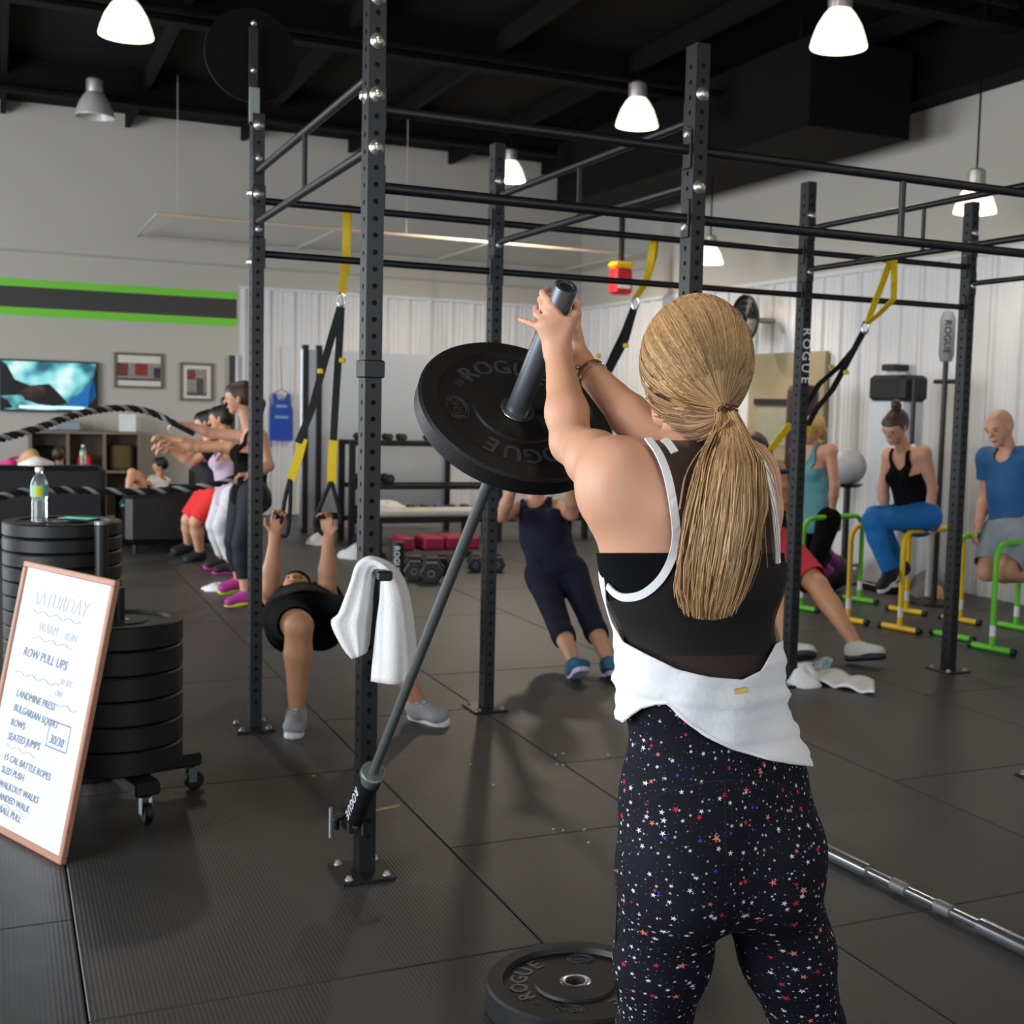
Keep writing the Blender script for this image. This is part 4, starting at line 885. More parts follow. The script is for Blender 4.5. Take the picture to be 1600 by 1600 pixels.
# ------------------------------------------------------------------ the near woman pressing the barbell
wo = thing('person', 'woman with blond ponytail, white tank and star-print leggings pressing the barbell', 'person', np.array([.20, 2.28, 0]))
lat = unit(np.array([.94, .34, 0])); back = np.array([lat[1], -lat[0], 0])
D0 = 2.26
c = {k: pix(x, y, D0) for k, (x, y) in dict(hip0=(1123, 1335), hip1=(1116, 1235), waist=(1094, 1060), rib=(1084, 890), up=(1088, 765), nb=(1092, 715)).items()}
shL, elL, wrL = pix(962, 742, 2.20), pix(893, 692, 2.45), pix(872, 552, 2.615)
shR, elR, wrR = pix(1158, 742, 2.36), pix(1022, 690, 2.50), pix(908, 568, 2.665)
hdc = pix(1080, 580, 2.29); fc = unit(np.array([-.60, .78, .12])); hu = unit(Z-fc*fc[2]); hl = np.cross(fc, hu)
knL, knR = pix(1022, 1600, 2.32), pix(1262, 1600, 2.36)
anL, anR = np.array([knL[0]-.02, knL[1]+.0, .085]), np.array([knR[0]+.05, knR[1]+.03, .085])
TO = [Pr('hips', c['hip0'], c['hip1'], lat, .172, .118, .158, .112, .04), Pr('waist', c['hip1'], c['waist'], lat, .158, .112, .124, .088, .05), Pr('ribs', c['waist'], c['rib'], lat, .124, .088, .140, .105, .05), Pr('upper', c['rib'], c['up'], lat, .138, .105, .116, .085, .05)]
GL = [Pr('glute', c['hip0']+back*.045-lat*.082+Z*.01, c['hip0']+back*.05-lat*.082-Z*.035, lat, .094, .094, .090, .090, .05), Pr('glute', c['hip0']+back*.045+lat*.082+Z*.01, c['hip0']+back*.05+lat*.082-Z*.035, lat, .094, .094, .090, .090, .05)]
LG = []
for kn, an, sx in ((knL, anL, -1), (knR, anR, 1)):
    hj = c['hip0']+lat*sx*.088-Z*.02
    LG += [cap('thigh', hj, hj*.45+kn*.55, .092, .080, .04), cap('thigh', hj*.45+kn*.55, kn, .080, .060, .03), cap('shin', kn, kn*.65+an*.35, .058, .056, .03), cap('shin', kn*.65+an*.35, an, .056, .036, .03), cap('calf', kn*.85+an*.15+back*.018, kn*.6+an*.4+back*.02, .045, .043, .03)]
BO = TO+GL+LG
BO += [Pr('breast', c['rib']-back*.085+lat*q*.07+Z*.03, c['rib']-back*.10+lat*q*.072+Z*.02, lat, .058, .058, .05, .05, .03) for q in (-1, 1)]
BO += [cap('neck', c['nb']-Z*.02, hdc-hu*.07-fc*.01, .058, .050, .03)]
for sh, el, wr, q in ((shL, elL, wrL, -1), (shR, elR, wrR, 1)):
    scap = c['up']+lat*q*.085+back*.045-Z*.03
    BO += [cap('trap', c['nb']-Z*.015, sh+Z*.01, .052, .052, .05), cap('scap', scap, sh+back*.01-Z*.02, .06, .06, .05), cap('lats', c['rib']+lat*q*.09, sh-Z*.05, .055, .05, .06),
           cap('uparm', sh, sh*.55+el*.45, .058, .052, .03), cap('uparm', sh*.55+el*.45, el, .052, .040, .02), cap('fore', el, el*.68+wr*.32, .040, .0415, .02), cap('fore', el*.68+wr*.32, wr, .0415, .0265, .02)]
# hands closed round the sleeve
def fing(pts, r=.0082):
    pts = [pix(*p) for p in pts]; return [cap('finger', pts[i], pts[i+1], r-.0006*i, r-.0006*(i+1), .006) for i in range(len(pts)-1)]
Lp = np.array([1., .3, 0])
BO += [Pr('palm', pix(871, 548, 2.612), pix(864, 505, 2.605), RR+UU*.35, .025, .019, .037, .016, .02)]
BO += fing([(873, 492, 2.606), (858, 471, 2.612), (848, 458, 2.635), (858, 452, 2.662)], .0088) + fing([(862, 494, 2.604), (848, 478, 2.622), (845, 468, 2.652), (855, 463, 2.678)], .0086) + fing([(852, 502, 2.606), (839, 491, 2.63), (838, 482, 2.66), (850, 478, 2.68)], .0082) + fing([(846, 513, 2.608), (831, 506, 2.618), (820, 502, 2.628), (812, 499, 2.638)], .0072)
BO += [cap('finger', pix(880, 530, 2.606), pix(890, 506, 2.608), .013, .011, .012)] + fing([(890, 506, 2.608), (898, 491, 2.622), (900, 478, 2.645)], .0095)
BO += [Pr('palm', pix(906, 562, 2.672), pix(894, 520, 2.712), UU, .024, .018, .034, .016, .02)]
BO += fing([(899, 512, 2.70), (903, 492, 2.692), (902, 474, 2.69), (892, 462, 2.70)], .0085) + fing([(893, 508, 2.716), (888, 490, 2.728), (872, 478, 2.725), (862, 474, 2.71)], .0086) + fing([(885, 512, 2.726), (872, 500, 2.742), (856, 492, 2.735), (848, 490, 2.715)], .0082) + fing([(880, 522, 2.73), (864, 514, 2.745), (848, 508, 2.735), (842, 506, 2.715)], .0075) + fing([(904, 545, 2.675), (897, 526, 2.672), (893, 512, 2.668)], .010)
# head
BO += [Pr('head', hdc-fc*.03+hu*.02, hdc+fc*.028+hu*.015, hl, .074, .092, .068, .084, .02), Pr('head', hdc+fc*.035-hu*.045, hdc+fc*.058-hu*.088, hl, .050, .045, .028, .026, .03), cap('head', hdc+fc*.094+hu*.005, hdc+fc*.112-hu*.028, .008, .012, .012), Pr('head', hdc+fc*.088-hu*.060, hdc+fc*.091-hu*.062, hl, .022, .010, .022, .010, .008)]
for q in (-1, 1): BO.append(Pr('head', hdc+hl*q*.074-fc*.004-hu*.022, hdc+hl*q*.078-fc*.010+hu*.016, fc, .012, .010, .018, .010, .006))
hb0 = np.min([pix(805, 560, 2.59), pix(805, 445, 2.59), pix(925, 560, 2.59)], 0)-.01; hb1 = np.max([pix(925, 440, 2.76), pix(925, 580, 2.76), pix(925, 440, 2.59)], 0)+.01
V, Q = nets(BO, .010, [(hb0, hb1, .0042)]); wbody = surf_obj('body', V, Q, skin_f, wo); BV, BQ = V, Q
for q in (-1, 1):
    MB().ell(hdc+fc*.086+hl*q*.031+hu*.002, (.012, .006, .005), np.array([hl, hu, fc]), 10, 6).build('eye', mat('eye_dark', (38, 26, 22), .3), wo)
MB().ell(hdc+fc*.096-hu*.062, (.021, .0045, .007), np.array([hl, hu, fc]), 10, 6).build('mouth', mat('lip_tone', (158, 88, 80), .5), wo)
# leggings: star print in a wrapped coordinate
star = bpy.data.materials.new('star_print_leggings'); star.use_nodes = True; nt = star.node_tree; bs = nt.nodes['Principled BSDF']; bs.inputs['Roughness'].default_value = .8; bs.inputs['Specular IOR Level'].default_value = .2
def nn(t, **k):
    n = nt.nodes.new(t)
    for a, b in k.items(): setattr(n, a, b)
    return n
def mth(op, a, b=None):
    n = nn('ShaderNodeMath', operation=op)
    for i, x in enumerate((a, b)):
        if x is None: continue
        if isinstance(x, (int, float)): n.inputs[i].default_value = x
        else: nt.links.new(x, n.inputs[i])
    return n.outputs[0]
uvn = nn('ShaderNodeAttribute', attribute_name='wrap')
prev = None
base = nn('ShaderNodeRGB'); base.outputs[0].default_value = lin((17, 16, 28)); prev = base.outputs[0]
for scale, size, prob, col, seed in ((36, .38, .58, (226, 226, 228), 0.), (62, .38, .45, (196, 198, 208), 3.3), (130, .30, .30, (150, 150, 170), 9.1), (22, .28, .36, (206, 36, 64), 5.7), (19, .30, .38, (226, 124, 106), 12.4), (40, .36, .12, (60, 80, 190), 20.)):
    ofs = nn('ShaderNodeVectorMath', operation='ADD'); ofs.inputs[1].default_value = (seed, seed*1.7, 0); nt.links.new(uvn.outputs['Vector'], ofs.inputs[0])
    vo = nn('ShaderNodeTexVoronoi', voronoi_dimensions='2D', feature='F1'); vo.inputs['Scale'].default_value = scale; vo.inputs['Randomness'].default_value = .9; nt.links.new(ofs.outputs[0], vo.inputs['Vector'])
    sub = nn('ShaderNodeVectorMath', operation='SUBTRACT'); nt.links.new(ofs.outputs[0], sub.inputs[0]); nt.links.new(vo.outputs['Position'], sub.inputs[1])
    sx = nn('ShaderNodeSeparateXYZ'); nt.links.new(sub.outputs[0], sx.inputs[0])
    sc_ = nn('ShaderNodeSeparateColor'); nt.links.new(vo.outputs['Color'], sc_.inputs[0])
    ang = mth('ADD', mth('ARCTAN2', sx.outputs[1], sx.outputs[0]), mth('MULTIPLY', sc_.outputs[1], 6.28))
    r = mth('MULTIPLY', vo.outputs['Distance'], 1.0)
    # five-pointed star radius
    tri = mth('ABSOLUTE', mth('SUBTRACT', mth('FRACT', mth('MULTIPLY', ang, 5/6.2832)), .5))       # 0 at a tip, .5 between tips
    rad = mth('ADD', mth('MULTIPLY', mth('POWER', mth('SUBTRACT', 1.0, mth('MULTIPLY', tri, 2.0)), 1.6), .68), .32)
    rsize = mth('MULTIPLY', rad, mth('MULTIPLY', mth('ADD', mth('MULTIPLY', sc_.outputs[2], .6), .55), size*.42))
    m = mth('MULTIPLY', mth('LESS_THAN', r, rsize), mth('LESS_THAN', sc_.outputs[0], prob))
    mx = nn('ShaderNodeMix', data_type='RGBA'); mx.inputs[7].default_value = lin(col); nt.links.new(m, mx.inputs[0]); nt.links.new(prev, mx.inputs[6]); prev = mx.outputs[2]
nt.links.new(prev, bs.inputs['Base Color'])
PG = [p.grow(.006) for p in TO[:3]+GL+LG]
V, Q = nets(PG, .0095); pp = proj(V)
f = np.minimum((pp[:, 1]-1078)/900, (V[:, 2]-.12))
V, T = clip(V, Q, f); lg = surf_obj('leggings', V, T, star, wo, .002)
ctrL, ctrR, top = knL, knR, c['hip0']
zc_ = pix(1132, 1385, D0)[2]; fcn = V[T].mean(1); mid = (knL+knR)/2
def wrap(Vp, Vf):
    zf = Vf[:, 2]; leg = zf < zc_; k = np.clip((Vp[:, 2]-.44)/.28, 0, 1)[:, None]
    side = np.where(Vf@lat < mid@lat+(top-mid)@lat*np.clip((zf-.44)/.3, 0, 1), -1, 1)
    cen = np.where(leg[:, None], np.where(side[:, None] < 0, knL, knR)*(1-k)+(top+np.outer(side, lat)*.085)*k, top)
    r_ = Vp-cen; th = np.arctan2(r_@lat, r_@back); rf = Vf-cen; tf = np.arctan2(rf@lat, rf@back)
    th = th+np.where(tf-th > 3, 2*math.pi, 0)-np.where(th-tf > 3, 2*math.pi, 0)
    return np.stack([th*np.where(leg, .082, .15)+side*leg*.7, Vp[:, 2], 0*zf], 1)
wc = np.stack([wrap(V[T[:, j]], fcn) for j in range(3)], 1).reshape(-1, 3)
at = lg.data.attributes.new('wrap', 'FLOAT_VECTOR', 'CORNER'); at.data.foreach_set('vector', wc.ravel())
# seams of the leggings
def cast(Vm, Tm):
    bv = BVHTree.FromPolygons([tuple(x) for x in Vm], [tuple(int(i) for i in t) for t in Tm])
    def go(px, py):
        d = ray(px, py); h = bv.ray_cast(Vector(C0), Vector(unit(d)))
        return (np.array(h[0]), np.array(h[1])) if h[0] is not None else None
    return go
seam = mat('black_seam', (8, 8, 12), .8); cs = cast(V, T)
for pts in ([(985, 1275), (1000, 1262), (1020, 1248), (1050, 1235), (1100, 1222), (1150, 1219), (1200, 1222), (1240, 1232)], [(978, 1200), (978, 1260), (972, 1320), (966, 1400), (962, 1480), (966, 1560), (972, 1596)], [(1132, 1222), (1133, 1280), (1134, 1340), (1133, 1380)], [(1003, 1500), (1030, 1530), (1060, 1555), (1075, 1575)]):
    hits = [cs(*p) for p in spline([np.array([*p, 0.]) for p in pts], 4) for p in [p[:2]]]; hits = [h for h in hits if h]
    if len(hits) > 3: MB().tube([h[0]+h[1]*.001 for h in hits], .0016, 5).build('seam', seam, lg)
# sports bra
P2 = [p.grow(.0035) for p in TO[1:]]+[p.grow(.0035) for p in BO if p.nm in ('lats', 'scap', 'breast')]
V, Q = nets(P2, .0095); pp = proj(V)
f = np.minimum(pp[:, 1]-864, 1024-pp[:, 1])/900; V, T = clip(V, Q, f); surf_obj('sports_bra', V, T, black_cloth, wo, .003)
# sheer black back panel
sheer = mat('sheer_black_mesh', (22, 16, 15), .8, 0, .1, 40, alpha=.80)
P3 = [p.grow(.012) for p in TO]+[p.grow(.011) for p in BO if p.nm in ('lats', 'scap', 'trap', 'breast')]
VS, QS = nets(P3, .0095); pp = proj(VS)
lx = lambda y: np.interp(y, [688, 700, 730, 780, 830, 870, 905, 925, 936, 940], [1016, 1022, 1036, 1050, 1055, 1049, 1032, 1005, 975, 946])
rx = lambda y: np.interp(y, [690, 705, 740, 780, 830, 880, 900], [1168, 1180, 1197, 1207, 1212, 1214, 1400])
c1 = lambda x: np.interp(x, [890, 930, 944, 949, 957, 975, 1010, 1060, 1110, 1160, 1190, 1212, 1240], [846, 850, 880, 945, 972, 1003, 1022, 1046, 1058, 1062, 1047, 1006, 990])
bk = (VS-c['rib'])@back
f = np.min([pp[:, 0]-lx(pp[:, 1]), rx(pp[:, 1])-pp[:, 0], c1(pp[:, 0])+6-pp[:, 1], pp[:, 1]-688, (bk+.03)*900], 0)/900
V, T = clip(VS, QS, f); surf_obj('mesh_back_panel', V, T, sheer, wo)
# white draped tank
hem = lambda x: np.interp(x, [930, 958, 975, 1000, 1030, 1045, 1062, 1100, 1150, 1200, 1250, 1275], [1108, 1120, 1128, 1108, 1100, 1099, 1120, 1150, 1173, 1188, 1196, 1198])
P4 = [TO[0].grow(.012), TO[1].grow(.020), TO[2].grow(.022), TO[3].grow(.014)]+[p.grow(.010) for p in GL]+[p.grow(.012) for p in BO if p.nm == 'breast']
V, Q = nets(P4, .0085); pp = proj(V)
ph1 = (pp[:, 1]-(1000+(pp[:, 0]-960)*.55-((pp[:, 0]-960)/300)**2*120))
w1 = 1-2*np.abs(np.sin(ph1*.062+pp[:, 0]*.006))**.8+.6*np.sin(ph1*.21+pp[:, 0]*.02+1.3)+.5*np.sin(pp[:, 0]*.07+pp[:, 1]*.03)
amt = np.clip((pp[:, 1]-960)/110, 0, 1)*.0036; nrm_ = V-np.array([c['waist'][0], c['waist'][1], 0]); nrm_[:, 2] = 0; nrm_ /= np.linalg.norm(nrm_, axis=1)[:, None]+1e-9
flare = np.clip((pp[:, 1]-1080)/110, 0, 1)**1.5*.006
V = V+nrm_*(w1*amt+flare)[:, None]; pp = proj(V)
f = np.minimum(pp[:, 1]-c1(pp[:, 0]), hem(pp[:, 0])-pp[:, 1])/900
V, T = clip(V, Q, f); tk = surf_obj('tank_top', V, T, white_cloth, wo, .003)
ct = cast(V, T)
hits = [ct(x, hem(x)-3) for x in np.arange(962, 1262, 8)]; hits = [h for h in hits if h]
if len(hits) > 4: MB().tube([h[0]+h[1]*.002 for h in hits], .0035, 6).build('hem_roll', white_cloth, tk)
h = ct(1156, 1079)
if h:
    fr = np.array([unit(np.cross(Z, h[1])), Z, h[1]]); fr[1] = np.cross(fr[2], fr[0])
    sl = fr[0]*math.cos(.12)+fr[1]*math.sin(.12); MB().box(h[0]+h[1]*.003, (.024, .010, .003), np.array([sl, np.cross(h[1], sl), h[1]]), .001).build('brand_tag', mat('brass_tag', (176, 148, 70), .35, .7), tk)
# white binding of the armholes
cv = cast(VS, np.concatenate([QS[:, [0, 1, 2]], QS[:, [0, 2, 3]]]))
for pts in ([(1012, 686), (1030, 712), (1044, 750), (1053, 800), (1056, 840), (1048, 876), (1030, 907), (1004, 928), (978, 933), (962, 927), (950, 915)], [(1178, 702), (1196, 735), (1207, 775), (1212, 830), (1214, 880)], [(1036, 688), (1044, 694), (1054, 708)]):
    hits = [cv(p[0], p[1]) for p in spline([np.array([*p, 0.]) for p in pts], 6)]; hits = [h for h in hits if h]
    if len(hits) > 3: mb = MB(); ribbon(mb, [h[0]+h[1]*.002 for h in hits], .014, .0035, np.array([np.cross(unit(hits[min(i+1, len(hits)-1)][0]-hits[max(i-1, 0)][0]), h[1]) for i, h in enumerate(hits)])); mb.build('strap_binding', white_cloth, tk)
# bracelet and watch
rb = unit(wrR-elR); q = wrR-rb*.035
fr = frame_from(rb); MB().tube([q+(fr[0]*math.cos(a)+fr[1]*math.sin(a))*.0315 for a in np.linspace(0, 2*math.pi, 24)[:-1]], .0028, 6, closed=True).build('bracelet', mat('bronze_bangle', (150, 112, 70), .3, .8), wo)
q2 = q-rb*.012; MB().tube([q2+(fr[0]*math.cos(a)+fr[1]*math.sin(a))*.0325 for a in np.linspace(0, 2*math.pi, 24)[:-1]], .0022, 6, closed=True).build('bracelet', chrome, wo)
MB().ell(pix(902, 574, 2.63), (.009, .009, .006)).build('bracelet_charm', chrome, wo)
for an, kn in ((anL, knL), (anR, knR)): shoe(wo, an, kn, an+unit(np.array([-.3, .95, 0]))*.19-Z*.062, black_cloth, white_sole, white_lace)
# hair: cap plus many combed strands gathered in a low ponytail
ea, eb, ec = .108, .096, .120; hc = hdc-fc*.010+hu*.018
tie = pix(1135, 645, 2.175)
def onell(d): d = unit(d); x, y, z = d@fc, d@hl, d@hu; return hc+d/math.sqrt((x/ea)**2+(y/eb)**2+(z/ec)**2)
tie_d = unit(tie-hc)
tints = [(.62, .52, .40), (.80, .72, .60), (1.0, .94, .82), (1.18, 1.12, 1.0), (.42, .31, .22), (.92, .80, .60), (1.4, 1.34, 1.22)]
class Hair:
    def __init__(s): s.v = []; s.f = []; s.c = []; s.n = 0
    def strand(s, pts, r, col, n=3):
        m = len(pts); P = np.array(pts); t = np.gradient(P, axis=0); t /= np.linalg.norm(t, axis=1)[:, None]+1e-9
        a = np.cross(t, np.array([.31, .52, .79])); a /= np.linalg.norm(a, axis=1)[:, None]+1e-9; b = np.cross(t, a)
        th = np.arange(n)*2*math.pi/n; R = np.asarray(r)[:, None, None]
        ring = P[:, None, :]+R*(a[:, None, :]*np.cos(th)[None, :, None]+b[:, None, :]*np.sin(th)[None, :, None])
        i, k = np.meshgrid(np.arange(m-1), np.arange(n), indexing='ij'); i = i.ravel(); k = k.ravel(); k1 = (k+1) % n
        s.f.append(np.stack([i*n+k, i*n+k1, (i+1)*n+k1, (i+1)*n+k], 1)+s.n); s.v.append(ring.reshape(-1, 3)); s.c.append(np.tile(np.array([*col, 1.]), (m*n, 1))); s.n += m*n
    def build(s, name, m, parent):
        V = (np.concatenate(s.v)-WL[parent.name]).astype(np.float32); Fq = np.concatenate(s.f).astype(np.int32); me = bpy.data.meshes.new(name)
        me.vertices.add(len(V)); me.vertices.foreach_set('co', V.ravel()); me.loops.add(Fq.size); me.loops.foreach_set('vertex_index', Fq.ravel()); me.polygons.add(len(Fq)); me.polygons.foreach_set('loop_start', np.arange(0, Fq.size, 4, dtype=np.int32)); me.update(calc_edges=True)
        me.polygons.foreach_set('use_smooth', [True]*len(Fq))
        at = me.attributes.new('tint', 'FLOAT_COLOR', 'POINT'); at.data.foreach_set('color', np.concatenate(s.c).astype(np.float32).ravel()); me.update()
        return place(name, me, m, parent)
H = Hair()
crown = unit(hu*.97-fc*.12+hl*.05)
def tint(x): 
    t = np.array(tints[int(x) % len(tints)]); return t*(.9+.2*random.random())
for i in range(6500):
    # start on the hairline / crown half of the head, away from the gather point
    while True:
        d = unit(rng.normal(size=3))
        x, z = d@fc, d@hu
        if d@tie_d > .86: continue
        if (z < -.45 and x > -.25) or z < -.8 or (x > .25 and z < .42) or (x > .05 and z < -.05): continue
        break
    lay = random.random(); ang = math.acos(np.clip(d@tie_d, -1, 1)); pts = []; n = 12; rs = []
    ax_ = np.cross(d, tie_d); ax_ = unit(ax_)
    wob = rng.normal()*.03
    for k in range(n):
        t = k/(n-1); a = ang*t
        dd = d*math.cos(a)+np.cross(ax_, d)*math.sin(a)+hu*(-.10*math.sin(math.pi*t)*max(0, (d@hl)**2))
        p = onell(dd+ax_*wob*math.sin(math.pi*t)); out = 1+.015*lay+.012*math.sin(t*5+i)*(.3)
        p = hc+(p-hc)*out; g = np.clip((t-.80)/.2, 0, 1)**1.5; tp = tie+(unit(p-hc)-tie_d)*.02
        pts.append(p*(1-g)+tp*g); rs.append(.0011*(.55+.9*math.sin(math.pi*min(1, t*.9+.12))))
    grp = math.floor(rng.normal()*1.5+((d@hl)*6+(d@hu)*4)*1.3)
    H.strand(pts, rs, tint(grp % 7))
cb_ = cast(BV, np.concatenate([BQ[:, [0, 1, 2]], BQ[:, [0, 2, 3]]]))
for i in range(1100):      # darker underlayer swept from the nape to the gather point
    t0 = rng.uniform(0, 1); x0 = np.interp(t0, [0, .4, .8, 1], [1016, 1046, 1085, 1120])+rng.normal()*4; y0 = np.interp(t0, [0, .4, .8, 1], [622, 660, 688, 694])+rng.normal()*4-rng.uniform(0, 1)**2*22
    h0 = cb_(x0, y0)
    if not h0 or np.linalg.norm(h0[0]-tie) > .2: continue
    a0 = h0[0]+h0[1]*.003; pts = []; sw = rng.uniform(.006, .016)
    for k in range(9):
        t = k/8; q = a0*(1-t)+tie*t; hq_ = cb_(*proj(q)); d_ = np.linalg.norm(q-C0); lim = (np.linalg.norm(hq_[0]-C0)-.004) if hq_ else d_
        q = C0+(q-C0)*min(1, lim/d_); q = q-unit(q-C0)*sw*math.sin(math.pi*t)-Z*.012*math.sin(math.pi*t); pts.append(q)
    H.strand(pts, [.0012]*9, np.array([.42, .32, .24])*rng.uniform(.7, 1.25) if i % 4 else tint(1))
H.build('hair_strands', hair_blond, wo)
cm = MB(); cm.ell(hc, (ea*.985, eb*.985, ec*.985), np.array([fc, hl, hu]), 40, 24)
v_ = np.concatenate(cm.v); r = v_-hc; keepf = ~(((r@fc) > .03) & ((r@hu) < .045)) & ~(((r@hu) < -.07) & ((r@fc) > -.045)) & ~((r@hu) < -.10)
cm.f = [q for q in cm.f if all(keepf[i] for i in q)]; cm.sm = [True]*len(cm.f)
cm.build('hair_cap', mat('blond_root', (150, 112, 66), .5, 0, .3, 70, .3, 200), wo)
H = Hair(); ps = lambda x, y, Y: pix(x, y, Y)
for i in range(3600):
    u_ = rng.normal()*.42; u_ = max(-1, min(1, u_)); w_ = rng.uniform(-1, 1)
    end = rng.uniform(.60, 1.0) if random.random() < .45 else rng.uniform(.9, 1.02); pts = []; rs = []; n = 16
    wav = rng.normal()*.004; ph_ = rng.uniform(0, 6)
    for k in range(n):
        t = k/(n-1)*end
        y = 645+t*318; cxx = np.interp(t, [0, .08, .25, .5, .75, 1], [1135, 1143, 1147, 1140, 1128, 1112]); hw = np.interp(t, [0, .06, .25, .5, .75, .9, 1], [9, 15, 50, 66, 66, 58, 44])
        dep = np.interp(t, [0, .1, .25, .5, 1], [2.175, 2.145, 2.125, 2.115, 2.115]); dw = np.interp(t, [0, .1, .4, .8, 1], [.010, .018, .030, .028, .010])
        p = ps(cxx+hw*u_*(.80 if u_ > 0 else 1), y-8*u_*u_, dep+dw*w_-.012*(1-u_*u_)*math.sin(math.pi*t)); p = p+RR*(wav*math.sin(t*7+ph_))
        pts.append(p); rs.append(.00095*(1-.65*t**3)+.0002)
    H.strand(pts, rs, tint(math.floor(u_*8+w_*1.2+rng.normal()*.9)))
for i in range(60):      # flyaway wisps
    s_ = rng.uniform(-1, 1); pts = []; n = 12; y1 = rng.uniform(.45, .9)
    for k in range(n):
        t = k/(n-1); y = 655+t*y1*260; x = 1140+s_*60*math.sin(min(1, t*1.5)*1.4)+abs(s_)*np.sign(s_)*22*t; pts.append(ps(x, y, 2.15-.03*t+.02*s_))
    H.strand(pts, [.0007]*n, tint(2+i % 3), 3)
for i in range(40):      # short hair at the nape and neck
    x0 = rng.uniform(1085, 1135); pts = []
    for k in range(8):
        t = k/7; pts.append(ps(x0+(1110-x0)*t*.2-30*t*(1-t)+rng.normal()*.5, 650+t*rng.uniform(40, 62), 2.235-.03*t))
    H.strand(pts, [.0011]*8, tint(4 if i % 3 else 1), 3)
H.build('ponytail', hair_blond, wo)
fr = frame_from(unit(pix(1146, 672, 2.15)-tie)); tm = mat('brown_coil_tie', (84, 48, 34), .25, 0, .1)
mb = MB()
for j in range(2):
    mb.tube([tie+fr[2]*(.006*j-.002+.002*math.sin(a*9))+(fr[0]*math.cos(a)+fr[1]*math.sin(a))*(.0165+.0022*math.sin(a*14+j)) for a in np.linspace(0, 2*math.pi, 90)[:-1]], .0026, 6, closed=True)
mb.build('hair_tie', tm, wo)

# ------------------------------------------------------------------ suspension straps
ring_m = chrome
def straps(label, anchor, loop_pts, ends, base):
    o = thing('suspension_strap', label, 'strap', base, 'yellow and black suspension straps')
    for pts in loop_pts: mb = MB(); ribbon(mb, [pix(*p) for p in pts], .034, .004, RR); mb.build('anchor_webbing', yellow_web, o)
    cb = pix(*anchor); MB().tube([cb+(RR*math.cos(a)*.018+UU*math.sin(a)*.034) for a in np.linspace(0, 2*math.pi, 20)[:-1]], .005, 8, closed=True).build('carabiner', ring_m, o)
    for e in ends:
        mb = MB(); ribbon(mb, [pix(*p) for p in e['black']], .036, .004, RR); mb.build('main_webbing', black_web, o)
        if 'yellow' in e: mb = MB(); ribbon(mb, [pix(*p) for p in e['yellow']], .045, .006, RR); mb.build('grip_sleeve', yellow_web, o)
        if 'tab' in e: MB().box(pix(*e['tab']), (.03, .02, .025), None, .005).build('adjuster_tab', yellow_web, o)
        if 'loop' in e: MB().tube([pix(*p) for p in spline([np.array(p, float) for p in e['loop']], 4)], .011, 8).build('foot_loop', black_web, o)
        if 'handle' in e: MB().tube([pix(*p) for p in e['handle']], .017, 12).build('handle', rubber, o)
ya = 6.02
straps('yellow-topped suspension strap hanging left of the near upright, used by the lying man', (533, 468, 6.14), [[(541, 322, ya-.02), (541, 360, ya-.015), (540, 402, ya-.005), (536, 440, 6.10), (534, 457, 6.14)], [(541, 322, ya-.02), (545, 320, ya+.01), (544, 345, ya+.03), (540, 430, 6.11)]],
    [dict(black=[(532, 480, 6.15), (520, 520, 6.19), (503, 580, 6.26), (487, 640, 6.32), (466, 692, 6.36)], yellow=[(474, 685, 6.36), (466, 715, 6.37), (454, 750, 6.38)], loop=[(453, 748, 6.38), (446, 775, 6.39), (441, 805, 6.39), (436, 832, 6.39), (448, 836, 6.39), (453, 800, 6.39), (454, 750, 6.38)], tab=(501, 580, 6.25), handle=[(428, 806, 6.37), (446, 806, 6.43)]),
     dict(black=[(533, 480, 6.15), (530, 540, 6.2), (526, 600, 6.26), (523, 650, 6.31), (521, 688, 6.34)], yellow=[(521, 688, 6.34), (519, 720, 6.35), (518, 755, 6.36)], loop=[(517, 752, 6.36), (505, 780, 6.37), (495, 805, 6.38), (493, 822, 6.38), (512, 838, 6.38), (530, 822, 6.38), (530, 800, 6.38), (524, 775, 6.37), (518, 752, 6.36)], tab=(535, 563, 6.2), handle=[(496, 806, 6.37), (529, 806, 6.42)])], pix(533, 700, 6.2))
yb = 6.62
straps('yellow-topped suspension strap running behind the near woman to the navy woman', (993, 474, 6.78), [[(1021, 370, yb-.02), (1016, 410, yb), (1010, 440, 6.68), (994, 464, 6.77)], [(1021, 370, yb-.02), (1026, 368, yb+.02), (1022, 400, yb+.03), (1008, 445, 6.70)]],
    [dict(black=[(990, 482, 6.8), (975, 520, 6.9), (958, 555, 7.0), (930, 620, 7.2), (905, 680, 7.38), (890, 716, 7.5)], tab=(935, 556, 7.0), handle=[(872, 722, 7.45), (902, 722, 7.45)]),
     dict(black=[(991, 482, 6.8), (978, 530, 6.9), (952, 580, 7.02), (900, 650, 7.25), (850, 700, 7.42), (815, 724, 7.5)], tab=(978, 540, 6.9), handle=[(800, 724, 7.45), (830, 724, 7.45)])], pix(960, 560, 6.95))
yc = 6.55
